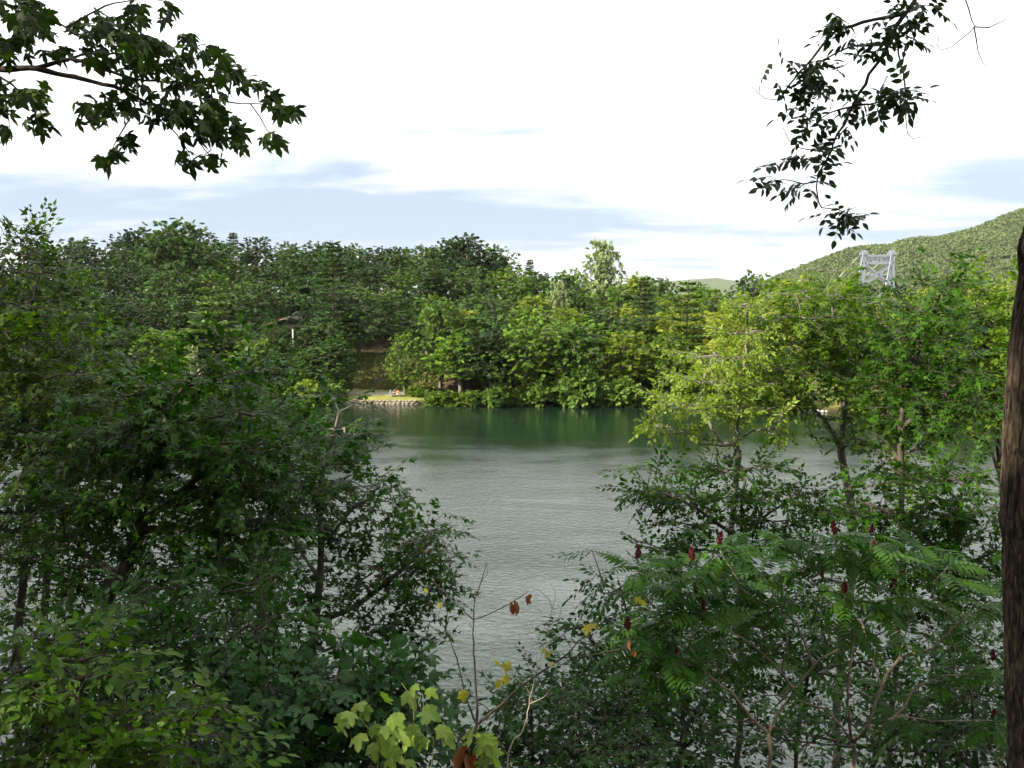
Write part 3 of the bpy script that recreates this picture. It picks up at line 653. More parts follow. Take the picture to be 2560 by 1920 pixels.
def stand(kind, x, y, h, label, group=None, var=None, wide=1.0, rng=np.random.default_rng(99), sink=0.1):
    k = K[kind][int(rng.integers(len(K[kind]))) if var is None else var]; nm = KN[kind][0]
    T = empty(nm, (x, y, float(gz(x, y)) - sink), label, 'shrub' if kind == 'shrub' else 'tree', group)
    s = h / k['H']; sw = s * wide; T.scale = (sw * rng.uniform(.92, 1.1), sw * rng.uniform(.92, 1.1), s); T.rotation_euler = (0, 0, rng.uniform(0, 6.28))
    for pn, me in k['parts']:
        o = bpy.data.objects.new(pn, me); COL.objects.link(o); o.parent = T
        if pn in ('branches', 'stems'): o['kind'] = 'stuff'
    return T
def stand_px(kind, u, vtop, d, label, **kw):
    p = P(u, vtop, d); g = float(gz(p[0], d)); return stand(kind, p[0], d, max(2.0, p[2] - g + 0.2), label, **kw)
# skyline of the photograph: (u, v)
SKY = np.array([(-200, 575), (0, 568), (110, 562), (200, 568), (262, 612), (300, 585), (390, 566), (470, 560), (560, 585), (640, 590), (700, 612), (780, 605), (900, 612), (1000, 622), (1080, 612), (1120, 598), (1165, 592), (1230, 612), (1290, 636), (1360, 655), (1420, 668), (1470, 680), (1600, 690), (1660, 700), (1800, 702), (1900, 695), (1990, 685), (2060, 680), (2120, 684), (2200, 710), (2300, 712), (2420, 712), (2700, 715)], float)
def skyline(u): return np.interp(u, SKY[:, 0], SKY[:, 1])
rows = [(104, 9.5, 'along the skyline', 0), (84, 10.5, 'just below the skyline', 1), (66, 10.5, 'on the upper slope', 2), (50, 10.0, 'on the middle slope', 3), (36, 9.5, 'on the lower slope', 4), (24, 9.0, 'two rows behind the shore', 5), (14, 7.5, 'one row behind the shore', 6), (6.5, 7.0, 'in the shoreline row', 7)]
rng = np.random.default_rng(2024)
for off, sp, where, ri in rows:
    count = {}
    x = -128.0 + rng.uniform(0, 4)
    while x < 128:
        xx = x + rng.normal(0, 1.2); yy = float(far_shore(xx)) + off - (2.6 if off < 10 else 0) + rng.normal(0, 2.0 if off > 10 else 0.8); x += sp * rng.uniform(.8, 1.25)
        g = float(gz(xx, yy)); u = 1280 + F_PX * xx / (yy * cP - (g + 12 - CAM_Z) * sP)
        if u < -120 or u > 2620: continue
        left = sst(1500, 1000, u)
        if off < 30 and -29.5 < xx < -18.0: continue                        # lawn and bare slope by the picnic table
        if off < 50 and -52 < xx < -39 and off > 20: continue               # the dark cabin
        if off in (14, 24) and -51 < xx < -37: continue                     # sight line to the pole
        if off < 30 and 46.5 < xx < 53.5: continue                          # gap to the sunny lawn
        if xx > 44 and off in (14, 24) : continue
        q = rng.uniform()
        if u > 1560: kind = 'lime' if q < .5 else 'maple' if q < .84 else 'pine' if q < .93 else 'oak'
        elif u > 1240: kind = ('maple' if q < .6 else 'oak' if q < .85 else 'lime') if off < 60 else ('oak' if q < .5 else 'maple' if q < .85 else 'pine')
        else: kind = 'oak' if q < .72 else 'maple' if q < .88 else 'pine'
        if off < 10 and u < 1500: kind = 'maple' if q < .6 else 'tiered' if q < .85 else 'oak'
        # tops follow the photograph's skyline at the back and step down towards the water
        vs_ = float(skyline(u)); drop = [2, 26, 58, 92, 128, 165, 205, 250][ri] * (0.55 + 0.45 * left) + rng.normal(0, 15)
        if ri == 0: drop = rng.normal(3, 5)
        zt = P(u, vs_ + drop, yy)[2]; hgt = zt - g
        lo, hi = (11.5, 21) if ri < 6 else (8, 16)
        hgt = float(np.clip(hgt, lo, hi)) if ri else float(max(hgt, 10))
        kinds = count.setdefault(kind, 0); count[kind] += 1
        lab = f"{KN[kind][1]} {where}, {ORD[min(kinds, 48)]} such from the left"
        stand(kind, xx, yy, hgt, lab, group=f"trees {where} of the far bank", rng=rng, wide=float(np.clip(16.5 / hgt, .9, 1.3)) * (1.28 if left > .5 else 1.12))
G_ = 'distinct trees on the far shore'
stand_px('lit_pine', 530, 690, 166, 'sunlit layered pine standing apart above the lake, left of the white pole', group=G_, var=0, wide=1.15)
stand_px('pine', 832, 600, 179, 'tall dark pine poking through the skyline behind the pole', group=G_, var=0, wide=1.15)
stand_px('pine', 1085, 622, 205, 'blue green pine beneath the hilltop oak', group=G_, var=1, wide=1.0)
stand_px('oak', 1165, 590, 236, 'tall domed oak crowning the middle of the hill', group=G_, var=1, wide=1.25)
stand_px('oak', 440, 558, 232, 'broad oak forming the high left dome of the skyline', group=G_, var=2, wide=1.3)
stand_px('pale', 1505, 603, 210, 'pale silvery tree standing above the forest skyline', group=G_, wide=0.72)
stand_px('pale', 1395, 705, 186, 'smaller pale tree among the oaks right of centre', group=G_, wide=0.7)
stand_px('maple', 1098, 738, 166, 'bright green spired tree beside the picnic lawn', group=G_, var=0, wide=0.85)
stand_px('lime', 1170, 775, 167, 'yellow green round tree next to the spired tree', group=G_, var=0, wide=0.8)
stand_px('maple', 1010, 830, 160, 'green tree leaning over the picnic lawn', group=G_, var=1, wide=0.9)
stand_px('lit_pine', 1720, 700, 158, 'layered sunlit pine at the right of the far shore', group=G_, var=1, wide=1.25)
stand_px('pine', 1612, 690, 164, 'dark pine beside the sunlit layered pine', group=G_, var=0, wide=1.1)
stand_px('tiered', 838, 840, 163, 'tree with drooping layered boughs left of the picnic lawn', group=G_, var=0, wide=1.1)
stand_px('tiered', 770, 880, 161, 'low layered tree by the white pole', group=G_, var=1, wide=1.0)
stand_px('maple', 690, 900, 162, 'round bushy tree in front of the white pole', group=G_, var=2, wide=1.0)
stand_px('oak', 672, 800, 183, 'dark oak at the left side of the half hidden cabin', group=G_, var=3, wide=.8)
stand_px('oak', 764, 780, 181, 'dark oak hiding the right half of the cabin', group=G_, var=0, wide=.6)
stand_px('maple', 712, 812, 183, 'green maple in front of the cabin wall', group=G_, var=2, wide=.75)
stand_px('tiered', 800, 815, 178, 'layered tree at the right side of the half hidden cabin', group=G_, var=0, wide=.9)
stand_px('maple', 745, 862, 171, 'leafy maple below the cabin porch and right of the pole', group=G_, var=1, wide=.85)
stand_px('maple', 862, 905, 160, 'low green maple closing the left side of the brown slope', group=G_, var=0, wide=1.0)
stand_px('pale', 480, 868, 160, 'small pale tree under the layered pine', group=G_, wide=.75)
# shrubs at the water line
x = -110.0; ns = 0
while x < 112:
    if not (-31.5 < x < -14.8) and not (45.5 < x < 54.0):
        stand('shrub', x, float(far_shore(x)) - 0.35 + rng.uniform(0, 1.0), rng.uniform(1.6, 3.2) + 2.4 * rng.uniform() ** 3, f"leafy shrub hanging over the far water line, {ORD[ns] if ns < 49 else ORD[ns - 49] + ' past the forty-ninth'} from the left", group='shrubs along the far water line', rng=rng, sink=0.5, wide=rng.uniform(.9, 1.6), var=2 if rng.uniform() < .14 else int(rng.integers(2)) ); ns += 1
    x += rng.uniform(2.4, 5.0)
for u, v, d, var, lab in ((1040, 965, 158.5, 2, 'yellow green shrub at the right end of the picnic lawn'), (1315, 962, 154.5, 2, 'bright yellow green shrub at the water in the middle'), (1485, 968, 154, 2, 'yellow green shrub at the water right of the bright one')):
    stand_px('shrub', u, v, d, lab, var=var, group=G_, wide=1.25)

# ------------------------------------------------------------------ small things on the far bank
def plain(name, c, rough=0.7, var=0.15): return rough_mat(name, tuple(x * (1 - var) for x in c), tuple(x * (1 + var) for x in c), 14, rough=rough, bump=0.1)
M['wood_white'] = plain('weathered_white_pole', (0.42, 0.4, 0.36)); M['wood_grey'] = plain('grey_timber', (0.3, 0.27, 0.23)); M['wood_dark'] = plain('dark_timber', (0.009, 0.008, 0.007))
M['roof'] = plain('brown_roof', (0.02, 0.018, 0.017)); M['fascia'] = plain('brown_fascia', (0.17, 0.12, 0.09)); M['wire'] = plain('wire', (0.35, 0.34, 0.32)); M['glass_dark'] = plain('dark_pane', (0.02, 0.025, 0.03), 0.15)
M['stone'] = rough_mat('pale_stone', (0.12, 0.10, 0.075), (0.25, 0.22, 0.17), 2.2, bump=0.8, bdist=0.06); M['rock_white'] = rough_mat('white_rock', (0.22, 0.21, 0.2), (0.42, 0.41, 0.38), 2.0, bump=0.8, bdist=0.06)
M['skin'] = plain('skin', (0.42, 0.25, 0.18), 0.6); M['hair'] = plain('dark_hair', (0.03, 0.02, 0.015)); M['blue'] = plain('blue_shirt', (0.04, 0.26, 0.62)); M['orange'] = plain('orange_shirt', (0.62, 0.2, 0.08)); M['red'] = plain('red_shirt', (0.6, 0.04, 0.06))
M['denim'] = plain('dark_trousers', (0.03, 0.035, 0.05)); M['white_cloth'] = plain('white_shorts', (0.7, 0.69, 0.66)); M['shoe'] = plain('shoe', (0.05, 0.05, 0.05)); M['bag'] = plain('dark_bag', (0.04, 0.022, 0.02))
def stone_mesh(seed, mat):
    rng = np.random.default_rng(seed); b = MB(); th = np.linspace(0, 2 * math.pi, 9)[:-1]; V = [(0, 0, 1.0)]; 
    for z, r in ((0.78, .62), (.1, 1.0), (-.75, .72)):
        for a in th: k = r * rng.uniform(.82, 1.1); V.append((k * math.cos(a), k * math.sin(a), z * rng.uniform(.85, 1.1)))
    V.append((0, 0, -1.0)); F = []
    for j in range(8):
        k = (j + 1) % 8; F.append((0, 1 + j, 1 + k)); 
        for q in (0, 8): F += [(1 + q + j, 9 + q + j, 9 + q + k), (1 + q + j, 9 + q + k, 1 + q + k)]
        F.append((25, 17 + k, 17 + j))
    return mesh_from('stone', V, F, M[mat])
SM = [stone_mesh(i, 'stone') for i in range(5)]; RM = [stone_mesh(20 + i, 'rock_white') for i in range(4)]
rng = np.random.default_rng(31)
W0 = P(888, 1006, 155.6); W1 = P(1028, 1006, 154.9)
T = empty('stone_wall', (-22, float(far_shore(-22)), 0), 'low pale stone embankment wall in front of the picnic lawn', 'wall')
for course in range(3):
    x = -28.4 + 0.3 * course
    while x < -16.8:
        l = rng.uniform(.45, .95); o = bpy.data.objects.new('stone', SM[int(rng.integers(5))]); COL.objects.link(o); o.parent = T
        o.location = (x + 22, float(far_shore(x)) - 0.45 - float(far_shore(-22)) + 0.12 * course, 0.05 + course * .27); o.scale = (l * .54, .34, .18 * rng.uniform(.8, 1.2)); o.rotation_euler = (rng.normal(0, .08), rng.normal(0, .06), rng.normal(0, .15)); x += l * 0.98
for i, (u, s) in enumerate(((1983, .5), (1992, .8), (2001, 1.0), (2010, .8), (2020, .55), (2031, .6), (2044, .7), (2056, .5), (1966, .5), (1925, .5), (1916, .6), (2066, .45))):
    d = float(far_shore((u - 1280) / F_PX * 145)) - 0.4; q = P(u, 1030, d)
    o = obj('boulder', RM[i % 4], None, (q[0], d + rng.normal(0, .15), 0.05 + .22 * s)); o.scale = (.75 * s, .6 * s, .5 * s); o.rotation_euler = (0, 0, i * 1.3)
    tag(o, f"white shore rock below the sunny right lawn, {ORD[sorted([1983, 1992, 2001, 2010, 2020, 2031, 2044, 2056, 1966, 1925, 1916, 2066]).index(u)]} from the left", 'rock', 'white rocks at the right shore')
# utility pole with guy wire
pp = P(733, 870, 176); g = float(gz(pp[0], 176)); ht = P(733, 823, 176)[2]
T = empty('utility_pole', (pp[0], 176, g), 'white utility pole with a slanted guy wire among far bank trees', 'pole')
b = MB(); b.tube([(0, 0, -.3), (0, 0, (ht - g) * .5), (0, 0, ht - g)], [.15, .14, .12], 10); b.build('shaft', M['wood_white'], T, smooth=True)
b = MB(); b.box((0, -.2, (ht - g) * .5), (.24, .1, .14)); b.build('band', M['wood_dark'], T)
e = P(770, 900, 175); b = MB(); b.tube([(0.1, 0, (ht - g) * .75), (e[0] - pp[0], -1.0, max(0.2, e[2] - g))], [.05, .05], 5); b.build('guy_wire', M['wire'], T)
# cabin half hidden in the trees
q = P(735, 815, 190); g = q[2] - 2.6
T = empty('cabin', (q[0], 190, g), 'dark timber cabin with a brown roof edge half hidden by trees', 'building')
b = MB(); b.box((0, 0, .4), (4.2, 3, 2.6)); b.build('wall', M['wood_dark'], T)
for sx_ in (-1, 1):
    b = MB(); b.bar((sx_ * 2.5, 0, 3.75), (sx_ * 2.5 + .01, 0.01, 3.75), .01); b = MB()
    V = [(0, -3.6, 4.6), (0, 3.6, 4.6), (sx_ * 5.0, 3.6, 2.9), (sx_ * 5.0, -3.6, 2.9)]; V = V + [(x, y, z + .18) for x, y, z in V]
    b.add(V, [(0, 1, 2, 3), (7, 6, 5, 4), (0, 3, 7, 4), (1, 5, 6, 2), (3, 2, 6, 7), (0, 4, 5, 1)]); b.build('roof', M['roof'], T)
    b = MB(); b.bar((0, -3.68, 4.62), (sx_ * 5.0, -3.68, 2.92), .1, .30); b.build('fascia_board', M['fascia'] if sx_ < 0 else M['roof'], T)
for wx in (-2, 1.2):
    b = MB(); b.box((wx, -3.03, 1.2), (.7, .05, .6)); w_ = b.build('window', M['wood_dark'], T); b = MB(); b.box((wx, -3.1, 1.2), (.58, .02, .48)); b.build('pane', M['glass_dark'], w_)
b = MB(); b.box((0, -4.2, -.4), (4.4, 1.2, .08)); b.build('porch_floor', M['wood_dark'], T)
for wx in (-4.2, -1.4, 1.4, 4.2):
    b = MB(); b.bar((wx, -5.3, -2.2), (wx, -5.3, 2.6), .16); b.build('post', M['wood_dark'], T)
b = MB(); b.bar((-4.2, -5.3, .55), (4.2, -5.3, .55), .09); b.build('rail', M['wood_dark'], T)
# picnic table
tb = P(990, 992, 158.5); tg = float(gz(tb[0], tb[1])); TB = np.array([tb[0], tb[1], tg])
T = empty('picnic_table', TB, 'grey timber picnic table on the lawn behind the stone wall', 'table')
for k in range(4):
    b = MB(); b.box((0, -.3 + k * .2, .74), (1.0, .09, .022)); b.build('top_plank', M['wood_grey'], T)
for y in (-.72, .72):
    b = MB(); b.box((0, y, .45), (1.0, .13, .022)); b.build('seat', M['wood_grey'], T)
for x in (-.7, .7):
    for s in (-1, 1):
        b = MB(); b.bar((x, s * .62, 0), (x, s * .22, .72), .09, .05); b.build('leg', M['wood_grey'], T)
    b = MB(); b.bar((x + .06, -.8, .41), (x + .06, .8, .41), .05, .09); b.build('crosspiece', M['wood_grey'], T)
# people: one skinned body each, clothes and hair as children
def skin_obj(name, joints, edges_, mat, parent, root=0, sub=2):
    m = bpy.data.meshes.new(name); m.from_pydata([j[0] for j in joints], edges_, []); m.materials.append(mat)
    o = obj(name, m, parent); mod = o.modifiers.new('skin', 'SKIN'); mod.use_smooth_shade = True
    for i, j in enumerate(joints): m.skin_vertices[0].data[i].radius = (j[1], j[1])
    m.skin_vertices[0].data[root].use_root = True
    s = o.modifiers.new('sub', 'SUBSURF'); s.levels = sub; s.render_levels = sub; return o
def person(loc, rz, pose, shirt, legs, label):
    T = empty('person', loc, label, 'person'); T.rotation_euler = (0, 0, rz)
    if pose == 'sit': pel = (0, 0, .50); ch = (0, .04, .98); kn = lambda s: (s * .12, .42, .52); an = lambda s: (s * .12, .40, .09); toe = lambda s: (s * .13, .60, .04); el = lambda s: (s * .25, .16, .78); wr = lambda s: (s * .14, .40, .80)
    else: pel = (0, 0, .92); ch = (0, .03, 1.38); kn = lambda s: (s * .1, .16 * s + .06, .50); an = lambda s: (s * .1, .24 * s - .06, .09); toe = lambda s: (s * .11, .24 * s + .12, .04); el = lambda s: (s * .25, -.10 * s, 1.12); wr = lambda s: (s * .24, -.20 * s + .08, .90)
    nk = (ch[0], ch[1] + .01, ch[2] + .12); hd = (ch[0], ch[1] + .03, ch[2] + .24); tp = (ch[0], ch[1] + .02, ch[2] + .35)
    J = [(pel, .13), ((pel[0], pel[1] + .01, (pel[2] + ch[2]) / 2), .125), (ch, .135), (nk, .055), (hd, .088), (tp, .07), ((hd[0], hd[1] + .1, hd[2] - .02), .018)]; E = [(0, 1), (1, 2), (2, 3), (3, 4), (4, 5), (4, 6)]
    def chain(start, pts):
        p = start
        for q in pts: J.append(q); E.append((p, len(J) - 1)); p = len(J) - 1
        return p
    for s in (-1, 1):
        chain(0, [((s * .1, pel[1] + .03, pel[2] - .02), .095), (kn(s), .065), (an(s), .042), (toe(s), .034)])
        sh = (s * .19, ch[1], ch[2] + .03); h = chain(2, [(sh, .058), (el(s), .043), (wr(s), .03)])
        w = np.array(wr(s)); d = nrm(w - np.array(el(s))); pm = chain(h, [(tuple(w + d * .06), .034)])
        x = np.cross(d, [0, 0, 1.]); x = x / max(np.linalg.norm(x), 1e-6)
        for k, ln in enumerate((.06, .075, .08, .072)):
            b0 = w + d * .09 + x * (k - 1.5) * .02; chain(pm, [(tuple(b0), .009), (tuple(b0 + d * ln * .6 - np.array([0, 0, .02])), .008)])
        chain(pm, [(tuple(w + d * .05 - x * .05), .010), (tuple(w + d * .09 - x * .06), .008)])
    skin_obj('body', J, E, M['skin'], T)
    S = [(( pel[0], pel[1], pel[2] + .04), .145), ((pel[0], pel[1] + .01, (pel[2] + ch[2]) / 2), .142), (ch, .152), (nk, .07)]; SE = [(0, 1), (1, 2), (2, 3)]
    for s in (-1, 1):
        S += [((s * .19, ch[1], ch[2] + .03), .075), (tuple(np.array((s * .19, ch[1], ch[2] + .03)) * .35 + np.array(el(s)) * .65), .062)]; SE += [(2, len(S) - 2), (len(S) - 2, len(S) - 1)]
    skin_obj('shirt', S, SE, M[shirt], T)
    S = [((pel[0], pel[1], pel[2] + .06), .145), ((pel[0], pel[1], pel[2] - .03), .13)]; SE = [(0, 1)]
    for s in (-1, 1):
        e_ = (np.array(kn(s)) * .8 + np.array(an(s)) * .2) if legs == 'white_cloth' else np.array(an(s)) + [0, 0, .03]
        S += [((s * .1, pel[1] + .05, pel[2] - .02), .11), (kn(s), .08), (tuple(e_), .065)]; n = len(S); SE += [(1, n - 3), (n - 3, n - 2), (n - 2, n - 1)]
    skin_obj('trousers', S, SE, M[legs], T)
    skin_obj('hair', [((hd[0], hd[1] - .03, hd[2] + .02), .085), ((hd[0], hd[1] - .02, hd[2] + .09), .085), ((hd[0], hd[1] + .03, hd[2] + .115), .06)], [(0, 1), (1, 2)], M['hair'], T)
    for s in (-1, 1): skin_obj('shoe', [(an(s), .05), (tuple(np.array(an(s)) * [1, 1, 0] + [0, 0, .045]), .05), (toe(s), .045)], [(0, 1), (1, 2)], M['shoe'], T)
person(TB + [-1.02, -.2, -.02], rad(-90), 'sit', 'blue', 'denim', 'person in a bright blue shirt seated at the left of the picnic table')
person(TB + [.45, -.72, -.02], rad(20), 'sit', 'orange', 'white_cloth', 'person in an orange shirt and white shorts seated on the picnic bench')
person(TB + [-.3, .72, -.02], rad(180), 'sit', 'bag', 'denim', 'person in dark clothes seated behind the picnic table')
q = P(2052, 972, 166); person((q[0], 166, float(gz(q[0], 166))), rad(70), 'walk', 'red', 'denim', 'person in a red shirt walking on the lawn at the right far shore')
b = MB(); b.box((0, 0, .0), (.42, .3, .22)); b.box((0, 0, .26), (.44, .32, .05))
# bench under the blue shirt
T = empty('stool', TB + [-1.02, -.2, 0], 'small grey stool under the person in blue', 'stool'); b2 = MB(); b2.box((0, 0, .36), (.2, .2, .02)); b2.build('seat', M['wood_grey'], T)
for x in (-.16, .16):
    for y in (-.16, .16): b2 = MB(); b2.bar((x, y, 0), (x, y, .345), .04); b2.build('leg', M['wood_grey'], T)
# grey stump on the bare slope
q = P(939, 968, 168); b = MB(); b.tube([(0, 0, -.3), (0.02, 0, .5), (.1, 0, 1.0), (.16, .05, 1.3)], [.28, .3, .38, .30], 9); o = b.build('stump', M['bark_grey'], None, (q[0], 168, float(gz(q[0], 168)))); tag(o, 'grey broken stump on the dry slope above the picnic lawn', 'stump')
# dry weeds on the bare slope: nobody could count them
n = 2600; xs = rng.uniform(-35, -13.5, n); ts = rng.uniform(9.6, 27, n); ys = far_shore(xs) + ts; zs_ = gz(xs, ys)
pos = np.repeat(np.stack([xs, ys, zs_], 1), 6, 0) + rng.normal(0, .22, (n * 6, 3)) * [1, 1, .1]; d = np.array([0, 0, 1.]) + rng.normal(0, .5, (n * 6, 3)); 
V, Fc, k = scatter('needle', pos, d, rng.normal(0, 1, (n * 6, 3)), rng.uniform(.25, .8, n * 6))
M['weed'] = leaf_mat('dry_weeds', (0.05, 0.095, 0.02), (0.2, 0.165, 0.065), trans=0.25, tcol=(1, .8, .5))
tag(obj('dry_weeds', mesh_from('dry_weeds', V, Fc, M['weed'], tint=np.repeat(np.repeat(rng.uniform(0, 1, n), 6), k))), 'dry brown weeds on the bare slope', None, None, 'stuff')

# ------------------------------------------------------------------ near bank: left trees
def root_of(u, d): 
    x = (u - 1280) / F_PX * d; return ground_at(x, d)
GN = 'trees on the near bank'
near_tree('maple_tree', 'slender dark maple at the far left edge reaching the skyline', 'tree', GN, root_of(30, 13.5),
    [line(13.5, (40, 1650), (75, 1250), (62, 900), (100, 640)), line(13.5, (72, 1200), (160, 1060, 13.2), (230, 960, 13)), line(13.5, (68, 1000), (20, 900, 13.8), (-40, 820, 14))],
    [lobe(70, 700, 13.6, 70, 110, .8, 42), lobe(60, 860, 13.5, 120, 120, 1.1, 80), lobe(160, 960, 13.3, 130, 110, 1.1, 90), lobe(40, 1060, 13.5, 150, 120, 1.2, 95), lobe(220, 1120, 13, 150, 100, 1.1, 90), lobe(90, 1260, 13.2, 170, 110, 1.2, 95), lobe(-70, 900, 14, 120, 220, 1.4, 60)],
    'near_olive', 'maple3', 0.125, 13, 0.42, 'bark', r_root=0.06, seed=101, single=260)
near_tree('maple_tree', 'forked dark maple with a leaning trunk in the left foreground', 'tree', GN, root_of(235, 11),
    [line(11, (262, 1545), (296, 1446), (336, 1327), (356, 1248), (375, 1174), (405, 1150), (401, 1078), (465, 965), (560, 880)), line(11, (341, 1303), (405, 1268, 10.8), (474, 1214, 10.6), (519, 1169, 10.5), (590, 1110, 10.4)), line(11, (352, 1322), (445, 1322, 10.8), (593, 1337, 10.5)), line(11, (401, 1078), (340, 1030, 11.3), (300, 980, 11.5)), line(11, (300, 1440), (200, 1380, 11.4), (110, 1340, 11.7))],
    [lobe(470, 990, 11, 150, 75, .9, 70), lobe(590, 900, 10.8, 60, 60, .5, 16), lobe(330, 1060, 11.2, 140, 90, .9, 80), lobe(600, 1110, 10.6, 130, 90, .9, 80), lobe(480, 1170, 11, 160, 90, .9, 85), lobe(260, 1220, 11.3, 150, 90, .9, 80), lobe(620, 1290, 10.5, 130, 100, .9, 80), lobe(440, 1380, 10.8, 150, 80, .8, 60), lobe(150, 1380, 11.6, 140, 80, .8, 50)],
    'near', 'maple3', 0.125, 13, 0.40, 'bark', r_root=0.085, seed=102, single=280)
near_tree('maple_tree', 'young maple with open branches rising left of the open water', 'tree', GN, root_of(765, 12),
    [line(12, (775, 1680), (778, 1600), (790, 1490), (802, 1350), (812, 1200), (850, 1030)), line(12, (784, 1560), (900, 1510, 11.8), (1000, 1430, 11.6), (1090, 1350, 11.5)), line(12, (795, 1450), (730, 1330, 12.2), (700, 1200, 12.3)), line(12, (780, 1640), (880, 1600, 11.7), (1000, 1560, 11.5)), line(12, (800, 1370), (900, 1260, 11.8), (980, 1230, 11.7))],
    [lobe(842, 1058, 12, 60, 75, .6, 42), lobe(830, 1160, 12, 120, 90, .9, 64), lobe(760, 1290, 12.2, 130, 100, .9, 58), lobe(920, 1270, 11.8, 110, 90, .8, 50), lobe(1050, 1360, 11.5, 85, 75, .7, 44), lobe(960, 1430, 11.6, 120, 80, .8, 52), lobe(1060, 1440, 11.5, 70, 50, .5, 22), lobe(900, 1540, 11.6, 130, 70, .7, 44), lobe(690, 1430, 12.2, 110, 80, .8, 44), lobe(1010, 1550, 11.5, 90, 55, .6, 24)],
    'near', 'maple3', 0.13, 11, 0.40, 'bark_grey', r_root=0.07, dens=1.0, seed=103, single=300)
near_tree('oak_tree', 'tall olive green tree filling the left edge behind the maples', 'tree', GN, root_of(120, 20),
    [line(20, (110, 1600), (130, 1200), (90, 850), (60, 640)), line(20, (130, 1150), (300, 1000, 19.5), (420, 960, 19))],
    [lobe(40, 640, 20, 70, 70, 1.2, 44), lobe(100, 800, 20, 110, 110, 1.6, 85), lobe(210, 940, 19.6, 120, 90, 1.5, 80), lobe(360, 990, 19.3, 120, 80, 1.4, 75), lobe(80, 1040, 20, 170, 110, 1.8, 100), lobe(280, 1120, 19.5, 170, 100, 1.6, 95), lobe(520, 1060, 19, 120, 80, 1.3, 70), lobe(480, 1200, 19, 160, 100, 1.4, 80)],
    'near_olive', 'ovate4', 0.17, 16, 0.6, 'bark', r_root=0.085, seed=104)
near_tree('young_tree', 'leafy young tree between the forked maple and the open water', 'tree', GN, root_of(640, 16.5),
    [line(16.5, (650, 1700), (660, 1400), (690, 1150), (700, 1010))],
    [lobe(700, 1040, 16.5, 70, 70, 1, 50), lobe(640, 1140, 16.5, 110, 80, 1.2, 65), lobe(740, 1200, 16.3, 90, 80, 1.1, 50), lobe(640, 1280, 16.5, 130, 90, 1.2, 60), lobe(560, 1420, 16.5, 150, 90, 1.2, 60)],
    'near', 'ovate4', 0.15, 15, 0.5, 'bark', r_root=.09, seed=105)
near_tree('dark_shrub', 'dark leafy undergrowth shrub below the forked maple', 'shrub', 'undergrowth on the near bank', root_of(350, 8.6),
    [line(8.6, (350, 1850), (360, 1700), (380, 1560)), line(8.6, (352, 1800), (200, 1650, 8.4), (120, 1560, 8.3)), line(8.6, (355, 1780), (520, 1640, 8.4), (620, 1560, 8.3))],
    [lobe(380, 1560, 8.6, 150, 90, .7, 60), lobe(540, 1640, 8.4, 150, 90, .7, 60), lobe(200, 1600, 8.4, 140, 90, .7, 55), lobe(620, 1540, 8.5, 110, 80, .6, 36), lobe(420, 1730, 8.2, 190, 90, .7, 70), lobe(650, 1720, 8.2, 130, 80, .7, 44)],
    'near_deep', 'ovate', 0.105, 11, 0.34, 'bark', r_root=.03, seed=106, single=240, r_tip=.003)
near_tree('bright_shrub', 'bushy shrub with fresh pointed leaves in the lower left corner', 'shrub', 'undergrowth on the near bank', root_of(160, 5.8),
    [line(5.8, (160, 2050), (170, 1850), (200, 1640)), line(5.8, (165, 1950), (60, 1750, 5.7), (30, 1620, 5.7)), line(5.8, (165, 1920), (330, 1800, 5.6), (420, 1740, 5.5))],
    [lobe(120, 1640, 5.8, 110, 80, .45, 34), lobe(220, 1740, 5.6, 130, 80, .45, 44), lobe(70, 1780, 5.7, 110, 80, .45, 38), lobe(330, 1830, 5.5, 140, 80, .45, 44), lobe(160, 1880, 5.5, 170, 60, .4, 40), lobe(480, 1880, 5.5, 120, 70, .4, 34)],
    'near_mid', 'ovate', 0.10, 8, 0.26, 'stem_dark', r_root=.02, seed=107, single=300, r_tip=.0025)
near_tree('dark_shrub', 'dark broad leaved shrub at the bottom left of centre', 'shrub', 'undergrowth on the near bank', root_of(820, 7.4),
    [line(7.4, (830, 2000), (840, 1850), (850, 1680)), line(7.4, (835, 1900), (720, 1780, 7.4), (680, 1720, 7.3)), line(7.4, (838, 1880), (960, 1780, 7.3), (1040, 1720, 7.3))],
    [lobe(850, 1700, 7.4, 120, 60, .5, 38), lobe(720, 1790, 7.3, 120, 60, .5, 40), lobe(980, 1740, 7.4, 110, 60, .5, 32), lobe(860, 1850, 7.1, 170, 70, .5, 46), lobe(1000, 1700, 7.6, 80, 50, .4, 20)],
    'bigdark', 'big3', 0.13, 6, 0.28, 'stem_dark', r_root=.025, seed=108, single=260, r_tip=.003)

